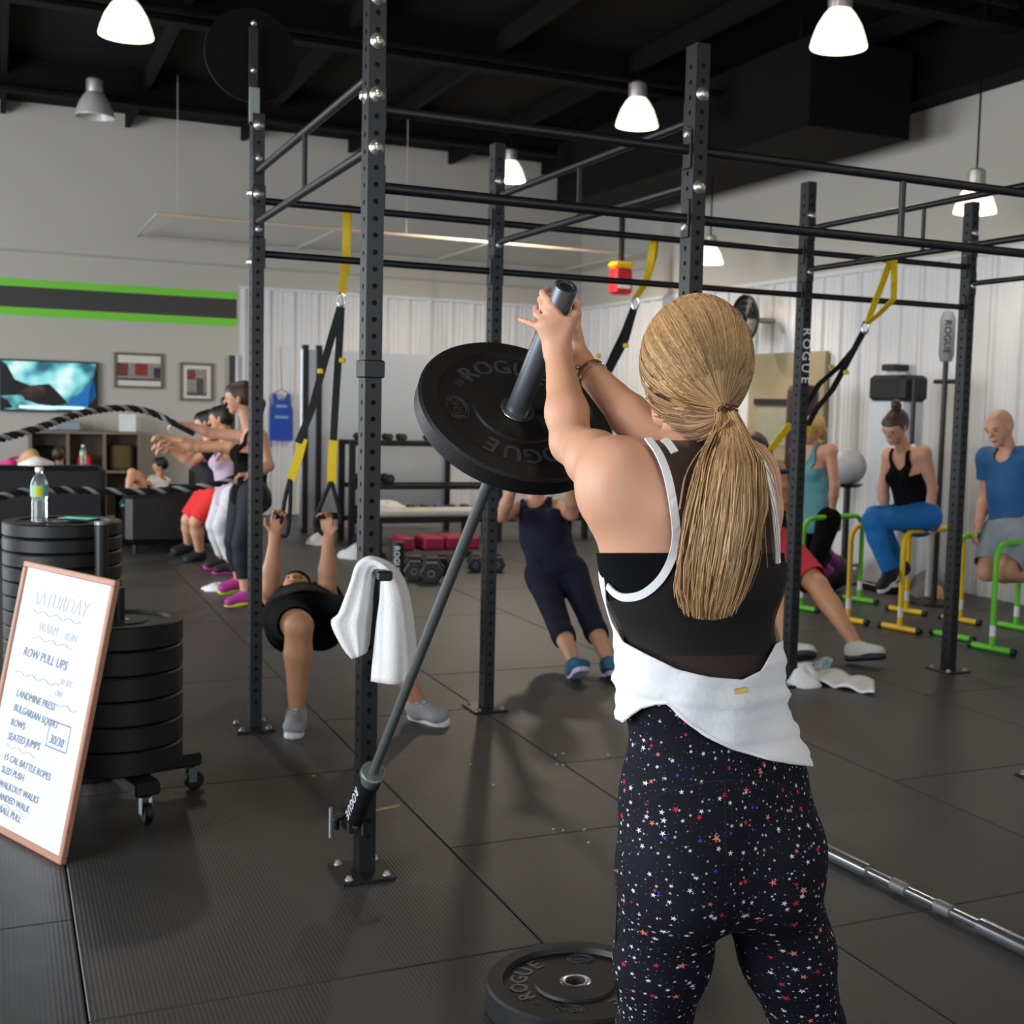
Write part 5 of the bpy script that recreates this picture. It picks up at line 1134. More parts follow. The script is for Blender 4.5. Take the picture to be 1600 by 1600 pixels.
straps('yellow-topped suspension strap at right slanting down to the red-shorts man', (1352, 512, 6.95), [[(1397, 405, yc), (1397, 440, 6.62), (1396, 468, 6.7), (1372, 492, 6.85), (1354, 506, 6.94)], [(1392, 406, yc), (1378, 445, 6.7), (1366, 475, 6.82), (1356, 504, 6.93)]],
    [dict(black=[(1350, 518, 6.96), (1335, 545, 7.06), (1312, 572, 7.2), (1280, 600, 7.36), (1255, 640, 7.55), (1238, 660, 7.65)], yellow=[(1236, 662, 7.66), (1220, 682, 7.75), (1204, 704, 7.84)], tab=(1299, 573, 7.2), loop=[(1204, 704, 7.84), (1208, 725, 7.9), (1215, 738, 7.92)], handle=[(1208, 738, 7.9), (1234, 736, 7.92)]),
     dict(black=[(1348, 520, 6.97), (1322, 570, 7.12), (1300, 610, 7.3), (1275, 640, 7.5), (1262, 665, 7.62)], yellow=[(1266, 660, 7.6), (1258, 682, 7.7)], tab=(1322, 582, 7.12), loop=[(1258, 682, 7.7), (1245, 706, 7.8), (1232, 730, 7.9)])], pix(1300, 600, 7.3))

# ------------------------------------------------------------------ dip bars
def dipbar(a, b, m, label):
    a = W(*a); b = W(*b); d = unit(b-a); n = np.cross(Z, d); o = thing('dip_bar', label, 'dip bar', (a+b)/2, 'green and yellow dip bars')
    H, R, r = .70, .11, .019; pts = [a+Z*.02]
    for k in range(7): t = k/6*math.pi/2; pts.append(a+Z*(H-R)+d*R*(1-math.cos(t))+Z*R*math.sin(t))
    for k in range(7): t = (1-k/6)*math.pi/2; pts.append(b+Z*(H-R)-d*R*(1-math.cos(t))+Z*R*math.sin(t))
    pts.append(b+Z*.02); MB().tube(pts, r, 14).build('frame_tube', m, o)
    MB().tube([a+d*.13+Z*H, b-d*.13+Z*H], r+.003, 14).build('grip', m, o)
    for p in (a, b):
        f = MB().tube([p-n*.15+Z*.022, p+n*.15+Z*.022], .0195, 14).build('foot_bar', m, o)
        for s in (-1, 1): MB().tube([p+n*s*.148+Z*.022, p+n*s*.18+Z*.022], .0215, 12).build('rubber_cap', rubber, f)
        MB().tube([p+Z*.10, p+Z*.17], r+.0008, 14).build('height_label', white_paint, o)
dipbar((3.51, 4.50), (3.72, 5.20), yellow_tube, 'yellow dip bar on the left of the blue-legginged woman')
dipbar((3.10, 4.64), (3.26, 5.32), yellow_tube, 'yellow dip bar on the right under the hand of the blue-legginged woman')
dipbar((4.08, 4.48), (4.29, 5.19), green_tube, 'green dip bar under the near hand of the teal woman')
dipbar((4.62, 4.45), (4.83, 5.16), green_tube, 'green dip bar on the far side of the teal woman')
dipbar((2.30, 4.74), (2.44, 5.44), green_tube, 'green dip bar at the right edge nearest the bald man')
dipbar((2.74, 4.80), (2.88, 5.50), green_tube, 'green dip bar on the far side of the bald man')

# ------------------------------------------------------------------ battle ropes
rope_w = mat('rope_tracer', (176, 176, 180), .8)
def rope(label, pts, r):
    P = spline([pix(*p) for p in pts], 14); o = thing('battle_rope', label, 'rope', P[len(P)//2]*np.array([1, 1, 0])+Z*P[len(P)//2][2], 'battle ropes')
    P = np.array(P); s = np.concatenate([[0], np.cumsum(np.linalg.norm(np.diff(P, axis=0), axis=1))])
    ss = np.arange(0, s[-1], .018); C = np.stack([np.interp(ss, s, P[:, i]) for i in range(3)], 1); t = np.gradient(C, axis=0); t /= np.linalg.norm(t, axis=1)[:, None]
    a = np.cross(t, Z); a /= np.linalg.norm(a, axis=1)[:, None]; b = np.cross(t, a)
    for k in range(3):
        th = ss/.17*2*math.pi+k*2.094; q = C+(a*np.cos(th)[:, None]+b*np.sin(th)[:, None])*r*.55
        MB().tube(list(q), r*.56, 8).build('rope_strand', rope_w if k == 0 else black_web, o)
    MB().tube([C[0]-t[0]*.16, C[0]+t[0]*.02], r*.8, 10).build('grip_sleeve', rubber, o)
rope('striped battle rope arching up from the raised hands of the rope swingers', [(272, 662, 9.18), (240, 646, 9.1), (200, 638, 8.9), (150, 641, 8.6), (100, 654, 8.2), (50, 672, 7.8), (-20, 690, 7.4), (-80, 700, 7.1)], .024)
rope('striped battle rope running low in front of the black armchair', [(372, 744, 8.74), (335, 757, 8.6), (270, 765, 8.4), (200, 768, 8.1), (120, 766, 7.8), (40, 768, 7.4), (-40, 790, 7.0), (-100, 830, 6.7)], .022)

# ------------------------------------------------------------------ lounge corner
leather = mat('black_leather', (17, 17, 19), .45, 0, .2, 12, .08, 60)
sf = thing('sofa', 'long black leather sofa seen from behind under the television', 'sofa', W(9.6, -1.1, 0))
wbox(MB(), 9.22, 9.45, -2.1, -.10, .10, .80, .05).build('backrest', leather, sf)
wbox(MB(), 9.46, 10.1, -1.95, -.27, .12, .38, .04).build('seat_base', leather, sf)
for i in range(2): wbox(MB(), 9.47, 10.08, -1.94+i*.84, -1.94+i*.84+.82, .385, .47, .04).build('seat_cushion', leather, sf)
for v in (-2.1, -.26): wbox(MB(), 9.46, 10.12, v, v+.16, .10, .62, .05).build('armrest', leather, sf)
for v in (-2.0, -.2):
    for u in (9.32, 10.0): MB().cyl(W(u, v, .002), W(u, v, .11), .025, 10).build('leg', steel, sf)
ac = thing('armchair', 'black leather armchair in front of the red-shorts person', 'armchair', W(9.3, .40, 0))
wbox(MB(), 8.85, 9.75, .05, .72, .08, .40, .05).build('seat', leather, ac)
wbox(MB(), 8.85, 9.75, .73, .95, .08, .80, .06).build('backrest', leather, ac)
for u in (8.65, 9.76): wbox(MB(), u, u+.19, .03, .93, .08, .58, .06).build('armrest', leather, ac)
for u in (8.75, 9.85):
    for v in (.12, .85): MB().cyl(W(u, v, .002), W(u, v, .085), .025, 10).build('leg', steel, ac)
def lump(base, rad, seed, fr=None, name='towel', label='', m=None, cat='towel', n=18):
    r = np.random.default_rng(seed); fr = np.eye(3) if fr is None else fr; rows = []
    ph = r.random((5, 2))*6
    for i in range(9):
        t = i/8*math.pi/2; row = []
        for j in range(n+1):
            a = 2*math.pi*j/n; k = 1+.22*math.sin(2*a+ph[0, 0])+.16*math.sin(3*a+ph[1, 0])+.10*math.sin(5*a+ph[2, 0]+i)
            row.append(np.asarray(base)+fr[0]*rad[0]*k*math.cos(a)*math.cos(t)+fr[1]*rad[1]*k*math.sin(a)*math.cos(t)+fr[2]*rad[2]*(math.sin(t)*(1+.25*math.sin(a*2+ph[3, 0]))+.0))
        rows.append(row)
    mb = MB(); mb.grid(np.array(rows)); me = solo(mb, name, m or towel_m, label, cat, base); return me
lump(W(9.33, -.72, .80), (.16, .10, .07), 4, AX, 'hand_towel', 'crumpled white towel on the back of the black sofa')
bottle(W(9.33, -.30, .80), 'drink_bottle', 'small pale drink bottle on the right end of the black sofa back', .9)
# television, prints, jersey and shelf on the back wall
tv = thing('television', 'flat television with a teal picture on the grey wall', 'television', W(UB-.04, -.48, 1.26))
wbox(MB(), UB-.075, UB-.02, -1.02, .05, 1.26, 1.87, .006).build('casing', steel, tv)
scm = bpy.data.materials.new('tv_picture'); scm.use_nodes = True; nt = scm.node_tree; bs = nt.nodes['Principled BSDF']; bs.inputs['Roughness'].default_value = .3
tcn = nt.nodes.new('ShaderNodeTexCoord'); nz = nt.nodes.new('ShaderNodeTexNoise'); nz.inputs['Scale'].default_value = 2.6; nt.links.new(tcn.outputs['Object'], nz.inputs['Vector'])
rp = nt.nodes.new('ShaderNodeValToRGB'); rp.color_ramp.elements[0].position = .36; rp.color_ramp.elements[0].color = lin((20, 96, 112)); rp.color_ramp.elements[1].position = .58; rp.color_ramp.elements[1].color = lin((222, 250, 250)); e_ = rp.color_ramp.elements.new(.46); e_.color = lin((120, 214, 218))
nt.links.new(nz.outputs['Fac'], rp.inputs[0]); nt.links.new(rp.outputs[0], bs.inputs['Emission Color']); bs.inputs['Emission Strength'].default_value = .95; bs.inputs['Base Color'].default_value = (.01, .01, .01, 1)
wbox(MB(), UB-.078, UB-.0755, -1.0, .03, 1.285, 1.85).build('screen', scm, tv)
def tvp(x, y): return W(UB-.079, -1.0+1.03*x, 1.285+.565*y)
tvd = mat('picture_dark', (14, 14, 18), .4, emit=0); tvs = mat('picture_skin', (92, 70, 62), .4, emit=.25); tvb = mat('picture_blue', (16, 90, 150), .4, emit=.7); tvw = mat('picture_white', (206, 226, 240), .4, emit=.9)
for poly, m in (([(0, .28), (0, 1), (.06, .92), (.14, .62), (.30, .50), (.50, .55), (.60, .36), (.70, .14), (.55, .08), (.38, .12), (.24, .20), (.22, .30)], tvd), ([(.16, .34), (.28, .48), (.44, .50), (.46, .34), (.36, .18), (.28, .2)], tvs), ([(.66, .1), (.80, .34), (.98, .66), (1, .3), (.9, .08)], tvb), ([(.9, 0), (.94, .5), (1, .9), (1, 0)], tvd), ([(.18, .03), (.18, .085), (.86, .085), (.88, .03)], tvw), ([(0, 0), (0, .25), (.06, .2), (.12, .03)], tvd)):
    MB().prism([tvp(*p) for p in poly], -A*.001).build('picture_shape', m, tv)
def print_frame(v0, v1, z0, z1, label, shapes):
    o = thing('framed_print', label, 'picture', W(UB, (v0+v1)/2, z0), 'framed prints'); fm = mat('grey_wood_frame', (104, 96, 88), .5); pm_ = mat('print_paper', (214, 210, 204), .6)
    for (a, b, c_, d_) in ((v0, v1, z0, z0+.03), (v0, v1, z1-.03, z1), (v0, v0+.03, z0+.03, z1-.03), (v1-.03, v1, z0+.03, z1-.03)): wbox(MB(), UB-.03, UB-.001, a, b, c_, d_).build('frame_rail', fm, o)
    wbox(MB(), UB-.014, UB-.002, v0+.03, v1-.03, z0+.03, z1-.03).build('print', pm_, o)
    for (a, b, c_, d_, m) in shapes: MB().box(W(UB-.016, v0+(v1-v0)*(a+b)/2, z0+(z1-z0)*(c_+d_)/2), ((v1-v0)*(b-a), .002, (z1-z0)*(d_-c_)), AX).build('print_patch', m, o)
pr1 = mat('print_red', (200, 52, 44), .6, 0, .6, 40); pr2 = mat('print_grey', (142, 136, 134), .6, 0, .6, 40); pr3 = mat('print_dark', (66, 62, 62), .6, 0, .5, 40)
print_frame(.24, .81, 1.573, 2.004, 'wide framed red and grey print nearest the television', ((.06, .94, .28, .72, pr2), (.06, .28, .34, .70, mat('print_red_dim', (150, 70, 66), .6, 0, .6, 40)), (.42, .68, .36, .70, pr1), (.8, .94, .3, .6, pr3), (.06, .94, .22, .28, pr3)))
print_frame(1.005, 1.406, 1.439, 1.911, 'small upright framed print nearest the ribbed panels', ((.2, .8, .16, .84, pr2), (.2, .46, .56, .8, pr1), (.5, .7, .2, .6, pr3), (.2, .8, .14, .22, pr3)))
sh = thing('cubby_shelf', 'low wooden cubby shelf against the back wall under the ropes', 'shelf', W(12.3, -.1, 0)); shm = mat('taupe_laminate', (120, 108, 94), .6, 0, .1, 5)
for z in (.02, .56, 1.02): wbox(MB(), 12.1, 12.52, -.72, .50, z, z+.03).build('shelf_board', shm, sh)
for v in (-.72, -.32, .08, .47): wbox(MB(), 12.1, 12.52, v, v+.03, .05, 1.02).build('divider', shm, sh)
wbox(MB(), 12.52, 12.54, -.72, .5, .02, 1.05).build('back_board', shm, sh)
for v, m, w, hh in ((-.55, black_cloth, .14, .28), (.29, mat('olive_bag', (84, 74, 40), .8), .16, .30), (-.12, red_cloth, .10, .18)):
    solo(MB().box(W(12.3, v, .59+hh/2), (w*2*.8, .26, hh), AX, .03), 'gym_bag', m, 'soft %s gym bag in the cubby shelf' % {black_cloth: 'black', red_cloth: 'red'}.get(m, 'olive'), 'bag', W(12.3, v, .59), 'bags in the cubby shelf')
solo(wbox(MB(), 12.3, 12.32, .27, .46, 1.05, 1.26), 'paper_notice', mat('white_paper', (228, 230, 232), .7), 'white sheet of paper standing on the cubby shelf', 'paper', W(12.3, .36, 1.05))
solo(MB().box(W(12.3, -.3, 1.11), (.3, .2, .12), AX, .02), 'folded_cloth', grey_cloth, 'folded grey cloth on top of the cubby shelf', 'cloth', W(12.3, -.3, 1.05))
# jersey on a hanger
jv, jz = 2.24, .96; jt = thing('jersey', 'royal blue sleeveless jersey hanging on the white ribbed panels', 'jersey', W(UB-.06, jv, jz)); jm = mat('jersey_blue', (28, 70, 168), .7, 0, .15, 8)
pl = [(-.15, 0), (.15, 0), (.145, .40), (.10, .47), (.115, .60), (.07, .60), (.04, .52), (-.04, .52), (-.07, .60), (-.115, .60), (-.10, .47), (-.145, .40)]
MB().prism([W(UB-.085, jv+x, jz+y) for x, y in pl], A*.025).build('jersey_body', jm, jt)
for x, y, w in ((0, .44, .14), (0, .30, .17)): MB().box(W(UB-.087, jv+x, jz+y), (w, .003, .035), AX).build('jersey_print', mat('jersey_print', (120, 160, 190), .7), jt)
MB().tube([W(UB-.07, jv-.09, jz+.605), W(UB-.07, jv, jz+.66), W(UB-.07, jv+.09, jz+.605)], .005, 6).build('hanger', steel, jt); MB().tube([W(UB-.07, jv, jz+.66), W(UB-.07, jv-.02, jz+1.2)], .004, 6).build('hook_cord', steel, jt)
# corner post trim and small window strip beside the panels
tag(wbox(MB(), UB-.06, UB-.001, 1.60, 1.66, 0, 2.02).build('trim_2', mat('dark_post', (58, 52, 46), .6)), kind='structure')
tag(wbox(MB(), UB-.05, UB-.001, 1.665, 1.705, .9, 2.02).build('trim_3', mat('pale_strip', (206, 214, 222), .4)), kind='structure')

# ------------------------------------------------------------------ mirror panel, dumbbell rack and floor weights
mir = thing('standing_mirror', 'large framed wall mirror standing behind the dumbbell rack', 'mirror', W(10.3, 2.9, 0)); mirm = mat('hazy_mirror', (218, 222, 228), .3, .55, .03, 1)
zt_ = 2.05
wbox(MB(), 10.28, 10.30, 2.09, 3.72, .06, zt_).build('mirror_glass', mirm, mir)
for v in (2.05, 2.20, 3.72): wbox(MB(), 10.24, 10.31, v-.03, v+.03, 0.002, zt_+.05).build('mirror_post', steel, mir)
wbox(MB(), 10.25, 10.31, 2.0, 2.04, .05, zt_, .004).build('edge_panel', mirm, mir)
rk_ = thing('dumbbell_rack', 'three-tier black dumbbell rack in front of the standing mirror', 'rack', W(9.4, 4.0, 0))
V0, V1 = 2.30, 6.0
for v in (V0, 3.95, 5.0, V1):
    for u in (9.15, 9.6): wbox(MB(), u-.03, u+.03, v-.03, v+.03, .002, 1.08).build('upright', steel, rk_)
tiers = (1.06, .60, .24)
for z in tiers:
    for u in (9.15, 9.55): wbox(MB(), u-.05, u+.05, V0, V1, z-.03, z+.02).build('tier_rail', steel, rk_)
db_done = {}
def dumbbell(c, d, size, m, name, label, grp, hexa=True):
    key = (size, m.name, hexa)
    if key not in db_done:
        o = thing(name, label, 'dumbbell', c, grp); L2 = .07*size; R = .055*size; n = 6 if hexa else 18
        fr = np.array([*frame_from(d)[:2], unit(d)])
        MB().cyl(c-fr[2]*L2, c+fr[2]*L2, .016, 12).build('handle', chrome, o)
        for s in (-1, 1):
            q = c+fr[2]*s*(L2+.035*size)
            MB().lathe(q-fr[2]*.04*size, [(.0001, 0), (R*.85, 0), (R, .008), (R, .072*size), (R*.85, .08*size), (.0001, .08*size)], fr, n).build('head', m, o)
            MB().lathe(q+fr[2]*s*.0405*size, [(R*.22, 0), (R*.30, 0), (R*.30, .002), (R*.22, .002)], fr*np.array([1, 1, s])[:, None], 16).build('end_ring', chrome, o)
        db_done[key] = o; return o
    src = db_done[key]; o = src.copy(); link(o); o.location = c; o['label'] = label
    for ch in src.children: q = ch.copy(); link(q); q.parent = o
    return o
dpur = mat('violet_vinyl', (96, 70, 190), .45); dgreen = mat('dark_green_vinyl', (30, 74, 60), .5)
vs = list(np.arange(V0+.12, V1-.1, .155))
ordn = lambda i: ['first', 'second', 'third', 'fourth', 'fifth', 'sixth', 'seventh', 'eighth', 'ninth', 'tenth', 'eleventh', 'twelfth', 'thirteenth', 'fourteenth', 'fifteenth', 'sixteenth', 'seventeenth', 'eighteenth', 'nineteenth', 'twentieth', 'twenty-first', 'twenty-second', 'twenty-third', 'twenty-fourth'][i]
for ti, (z, sz, nm) in enumerate(zip(tiers, (.75, 1.0, 1.15), ('top', 'middle', 'bottom'))):
    k = 0
    for i, v in enumerate(vs):
        if nm == 'middle' and v > 2.85: continue
        if nm == 'top' and (i % 7 == 4): continue
        m = dgreen if (nm == 'top' and i in (9, 10)) else dpur if (nm == 'bottom' and i % 5 == 1) else rubber
        k += 1; lb = 'dumbbell on the %s tier of the rack, %s from its left end' % (nm, ordn(k-1))
        dumbbell(W(9.35, v, z+.02+.055*sz+(.0)), A, sz, m, 'dumbbell', lb, 'dumbbells on the %s tier' % nm)
solo(MB().ell(W(9.3, 3.48, 1.06+.05+.145), (.06, .06, .06)), 'massage_ball', dgreen, 'dark green ball resting on the top dumbbell tier', 'ball', W(9.3, 3.48, 1.195))
# benches before the rack
def bench(u0, u1, v0, v1, z, label, m):
    o = thing('flat_bench', label, 'bench', W((u0+u1)/2, (v0+v1)/2, 0)); wbox(MB(), u0, u1, v0, v1, z-.07, z, .02).build('pad', m, o)
    lw = (v1-v0) > (u1-u0)
    for t in (.12, .88):
        if lw: v = v0+(v1-v0)*t; wbox(MB(), (u0+u1)/2-.03, (u0+u1)/2+.03, v-.025, v+.025, .04, z-.07).build('leg', steel, o); wbox(MB(), u0, u1, v-.03, v+.03, .002, .04).build('foot', steel, o)
        else: u = u0+(u1-u0)*t; wbox(MB(), u-.03, u+.03, (v0+v1)/2-.03, (v0+v1)/2+.03, .04, z-.07).build('leg', steel, o); wbox(MB(), u-.03, u+.03, v0, v1, .002, .04).build('foot', steel, o)
padw = mat('pale_bench_vinyl', (204, 200, 190), .5)
bench(7.9, 8.2, 2.15, 3.3, .46, 'pale vinyl flat bench in front of the dumbbell rack', padw)
lump(W(8.05, 2.35, .46), (.18, .12, .07), 11, AX, 'bench_towel', 'white towel bunched on the pale flat bench')
mg = mat('magenta_foam', (158, 26, 72), .6)
for i, (v0, v1) in enumerate(((2.62, 2.76), (2.86, 3.08), (3.10, 3.46))): solo(wbox(MB(), 8.4, 8.75, v0, v1, .002, .13, .015), 'step_block', mg, 'magenta foam block, %s of three under the bench' % ('leftmost and smallest', 'middle', 'rightmost and widest')[i], 'block', W(8.55, (v0+v1)/2, 0), 'magenta foam blocks')
lump(gnd(500, 850), (.15, .12, .10), 21, None, 'floor_towel', 'white crumpled towel on the floor left of the bench')
lump(gnd(556, 872), (.16, .13, .12), 22, None, 'floor_towel', 'larger white crumpled towel on the floor behind the near upright')
lump(gnd(562, 856), (.10, .10, .15), 23, None, 'navy_bag', 'dark navy soft bag on the floor beside the bench', dknavy_cloth, 'bag')
lump(gnd(340, 922), (.14, .07, .05), 27, None, 'rope_towel', 'small white cloth on the floor by the magenta shoes')
fr0 = gnd(621, 900)
ro = thing('foam_roller', 'black foam roller with white lettering standing on the floor', 'roller', fr0); MB().lathe(fr0, [(.0001, .002), (.055, .002), (.06, .008), (.06, .29), (.055, .296), (.0001, .296)], None, 24).build('roller_body', rubber, ro)
put_text('lettering', 'ROGUE', .07, fr0+np.array([0, -.061, .15]), np.array([Z*-1, np.array([1., 0, 0]), np.array([0, -1., 0])]), white_paint, ro, ext=.0008)
for i, (px, py, sz) in enumerate(((648, 902, 1.7), (674, 906, 1.8), (690, 893, 1.5), (742, 890, 1.3), (775, 890, 1.4))):
    dumbbell(gnd(px, py)+Z*.055*sz*.87, A*.9+B*.3, sz, rubber, 'floor_dumbbell', 'black hex dumbbell on the floor, %s from the foam roller' % ordn(i), 'dumbbells on the floor')
# leftover towel and bottle by the far right upright
tp = gnd(1308, 1072)
G = np.array([[gnd(1246+ (1366-1246)*s, 1052+(1078-1052)*s+(t-.5)*(26-6*s))+Z*(.012+.03*abs(math.sin(s*9+t*2))*(1-.4*s)) for t in np.linspace(0, 1, 9)] for s in np.linspace(0, 1, 26)])
mb = MB(); mb.grid(G); o = solo(mb, 'dropped_towel', towel_m, 'white towel dropped on the floor beside the far right upright', 'towel', tp); s_ = o.modifiers.new('s', 'SOLIDIFY'); s_.thickness = .012
lump(gnd(1258, 1070), (.10, .09, .09), 31, None, 'dropped_towel', 'bunched white cloth against the foot of the far upright')
bb_ = gnd(1275, 1062)+Z*.075; dl = unit(gnd(1302, 1052)-gnd(1272, 1066)); fx_ = frame_from(dl); bottle(bb_, 'fallen_bottle', 'clear bottle with turquoise label lying on the dropped towel', 1., None, np.array([fx_[0], fx_[1], dl]))

# ------------------------------------------------------------------ right wall equipment
fn = thing('wall_fan', 'round black wall fan on the white ribbed right wall', 'fan', W(7.55, VR-.05, 2.5)); fr = np.array([A, Z, -B]); fc_ = W(7.55, VR-.30, 2.46)
MB().lathe(fc_, [(.0001, 0), (.09, 0), (.20, .05), (.26, .10), (.26, .12)], fr, 32).build('housing', steel, fn)
for r_ in (.08, .14, .2, .255): MB().tube([fc_-B*.125+(A*math.cos(a)+Z*math.sin(a))*r_ for a in np.linspace(0, 2*math.pi, 32)[:-1]], .004, 5, closed=True).build('guard_ring', steel, fn)
for k in range(4):
    a = k*math.pi/2+.4; d = A*math.cos(a)+Z*math.sin(a); e = -A*math.sin(a)+Z*math.cos(a)
    MB().prism([fc_-B*.09+d*.04-e*.03, fc_-B*.08+d*.22-e*.07, fc_-B*.10+d*.22+e*.05, fc_-B*.11+d*.04+e*.03], -B*.004).build('blade', rubber_mark, fn)
MB().cyl(W(7.55, VR-.04, 2.46), fc_, .03, 12).build('wall_arm', collarsteel, fn)
beige = mat('beige_door_paint', (150, 137, 108), .6, 0, .06, 3)
dr = tag(wbox(MB(), 6.55, 7.95, VR-.075, VR-.03, 0, 2.12).build('door_1', beige), kind='structure')
wbox(MB(), 6.75, 7.75, VR-.085, VR-.0755, 1.15, 1.55).build('door_window', mat('door_glass', (150, 146, 126), .25), dr)
wbox(MB(), 6.70, 7.80, VR-.10, VR-.0755, 1.57, 1.64).build('door_rail', steel, dr)
wbox(MB(), 6.6, 7.9, VR-.09, VR-.0755, .1, 1.0).build('door_panel', mat('brown_door_panel', (112, 96, 68), .6), dr)
# cable tower
cm_ = thing('cable_machine', 'white and black cable machine tower behind the woman with the bun', 'cable machine', W(4.75, 5.85, 0)); wm = mat('white_machine_panel', (214, 218, 224), .4)
cu, cv_ = 4.75, 5.85
wbox(MB(), cu-.21, cu+.21, cv_-.12, cv_+.12, .06, 1.62, .01).build('weight_shroud', wm, cm_)
wbox(MB(), cu-.235, cu+.235, cv_-.14, cv_+.14, 1.62, 1.84, .03).build('header_box', rubber, cm_)
wbox(MB(), cu-.18, cu+.18, cv_-.16, cv_+.16, .002, .06, .01).build('base', steel, cm_)
for s in (-1, 1): MB().cyl(W(cu+s*.27, cv_-.05, .05), W(cu+s*.27, cv_-.05, 1.8), .02, 12).build('guide_rail', steel if s < 0 else wm, cm_)
MB().tube(spline([W(cu-.29, cv_-.05, 1.25), W(cu-.5, cv_-.1, 1.1), W(cu-.62, cv_-.1, .7), W(cu-.62, cv_-.1, .05)], 5), .025, 10).build('side_arm', wm, cm_)
pp_ = W(4.05, 5.75, 0); pk = thing('padded_pole', 'black stand with a tall grey padded head beside the cable machine', 'stand', pp_)
MB().cyl(pp_+Z*.03, pp_+Z*1.95, .022, 12).build('pole', steel, pk); MB().lathe(pp_, [(.0001, .002), (.2, .002), (.2, .02), (.03, .035), (.0001, .035)], None, 28).build('base_disc', steel, pk)
MB().lathe(pp_+Z*1.93, [(.0001, 0), (.045, .01), (.06, .06), (.06, .34), (.04, .40), (.0001, .41)], None, 20).build('padded_head', mat('grey_pad', (128, 130, 134), .6), pk)
MB().tube([pp_+Z*1.78-A*.12, pp_+Z*1.78+A*.12], .018, 10).build('crossbar', steel, pk)
put_text('lettering', 'ROGUE', .08, pp_+Z*2.13-unit(np.array([pp_[0], pp_[1], 0]))*.062, np.array([-Z, unit(np.array([pp_[1], -pp_[0], 0])), -unit(np.array([pp_[0], pp_[1], 0]))]), rubber, pk, ext=.0008)
hb_ = W(6.15, 5.85, 0); bgm = thing('heavy_bag_stand', 'dark maroon heavy bag on a stand behind the teal woman', 'punching bag', hb_)
MB().lathe(hb_+Z*.72, [(.0001, 0), (.13, .01), (.15, .06), (.15, .98), (.12, 1.04), (.0001, 1.05)], None, 24).build('bag', mat('maroon_leather', (58, 24, 28), .5), bgm); MB().cyl(hb_+Z*.02, hb_+Z*.73, .04, 12).build('stem', steel, bgm); MB().lathe(hb_, [(.0001, .002), (.3, .002), (.3, .03), (.05, .05), (.0001, .05)], None, 28).build('base', steel, bgm)
nb_ = W(5.35, 6.3, 0); nv_ = thing('wall_rack_column', 'white steel column with a black shelf standing at the right wall', 'column', nb_); wbox(MB(), 5.28, 5.42, 6.24, 6.36, .002, 1.90, .008).build('column', wm, nv_); wbox(MB(), 5.26, 5.44, 6.20, 6.38, 1.90, 1.96, .008).build('top_shelf', rubber, nv_); wbox(MB(), 5.20, 5.50, 6.18, 6.40, .002, .02).build('foot_plate', steel, nv_)
bp2 = W(5.22, 5.72, 0); bst = thing('ball_stand', 'low black stand holding a pale exercise ball', 'stand', bp2); MB().cyl(bp2+Z*.02, bp2+Z*.86, .03, 12).build('post', steel, bst); MB().lathe(bp2, [(.0001, .002), (.12, .002), (.12, .02), (.03, .03), (.0001, .03)], None, 24).build('base', steel, bst); MB().lathe(bp2+Z*.86, [(.0001, -.01), (.1, 0), (.14, .03), (.13, .03), (.0001, .002)], None, 24).build('cup', steel, bst)
solo(MB().ell(bp2+Z*1.04, (.16, .16, .16), None, 24, 16), 'exercise_ball', mat('pale_grey_ball', (178, 180, 188), .45, 0, .04), 'pale grey exercise ball on the low black stand', 'ball', bp2+Z*.88)
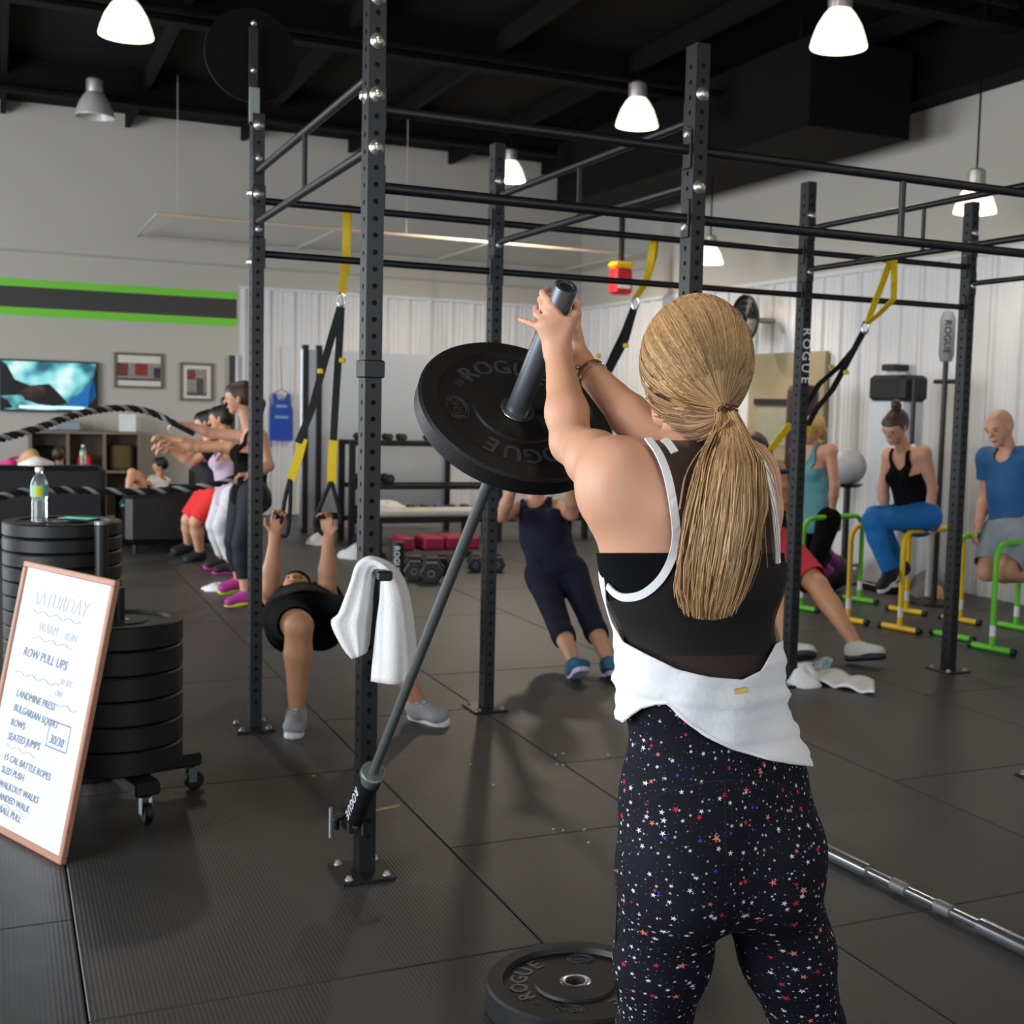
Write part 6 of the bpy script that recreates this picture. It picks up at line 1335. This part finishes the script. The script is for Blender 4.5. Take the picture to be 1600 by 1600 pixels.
# weights and clutter by the right wall
for i, (u, v, r_) in enumerate(((4.9, 5.35, .16), (5.25, 5.3, .14), (5.6, 5.1, .13))):
    solo(MB().ell(W(u, v, r_), (r_, r_, r_)), 'medicine_ball', rubber, 'black medicine ball on the floor by the cable machine, %s' % ('largest', 'behind the largest', 'smallest')[i], 'ball', W(u, v, 0), 'medicine balls')
lump(gnd(1447, 930), (.17, .12, .17), 41, None, 'sandbag', 'grey slumped sandbag on the floor beyond the yellow dip bars', mat('grey_sandbag', (128, 122, 118), .9, 0, .2, 14), 'sandbag')
lump(gnd(1466, 938), (.06, .06, .10), 42, None, 'tan_pouch', 'small tan pouch leaning on the grey sandbag', mat('tan_suede', (196, 160, 112), .9), 'pouch')
rb_ = gnd(1520, 915); rs_ = thing('red_stool', 'red stool frame behind the far right upright', 'stool', rb_); rdm = mat('red_enamel', (206, 50, 30), .4)
MB().box(rb_+Z*.25, (.16, .12, .05), None, .01).build('seat', rdm, rs_)
for sx in (-.06, .06):
    for sy in (-.04, .04): MB().box(rb_+np.array([sx, sy, .113]), (.03, .03, .225)).build('leg', rdm, rs_)
sb0 = gnd(1325, 900); sbm = thing('low_steel_rail', 'low silver steel rail frame on the floor behind the green dip bars', 'rail', sb0)
MB().box(sb0+Z*.10, (.42, .05, .03), AX, .004).build('rail', collarsteel, sbm)
for s in (-1, 1): MB().box(sb0+B*s*.18+Z*.043, (.04, .18, .085), AX).build('leg', collarsteel, sbm)
# snap hooks hanging from the far right upright
pu, pv_ = POST['P6']; ch = thing('snap_hooks', 'small bunch of steel snap hooks hanging low on the far right upright', 'hooks', W(pu, pv_+.045, .40))
for i in range(4):
    q = W(pu, pv_+.042+.004*(i % 2), .50-.05*i); MB().tube([q+(A*math.cos(a)*(.010 if i % 2 else .003)+B*math.cos(a)*(.003 if i % 2 else .012)+Z*math.sin(a)*.03) for a in np.linspace(0, 2*math.pi, 14)[:-1]], .0035, 6, closed=True).build('link', chrome, ch)
# red and yellow bag hung from a bracket on the back corner
rp_ = W(11.6, 6.1, 0); rq = pix(969, 462, 15.3); hg = thing('hanging_red_bag', 'red bag with yellow top hanging high near the back corner', 'bag', rq)
MB().box(rq+Z*.17, (.24, .2, .32), AX, .03).build('bag_body', mat('red_vinyl', (198, 30, 40), .5), hg); MB().box(rq+Z*.36, (.27, .22, .08), AX, .03).build('bag_top', mat('yellow_vinyl', (236, 186, 30), .5), hg); MB().box(rq+Z*.12-A*.102, (.16, .004, .08), AX).build('bag_patch', white_paint, hg)
MB().tube([rq+Z*.40, np.array([rq[0], rq[1], ZC-.001])], .035, 8).build('hanging_strap', black_web, hg)
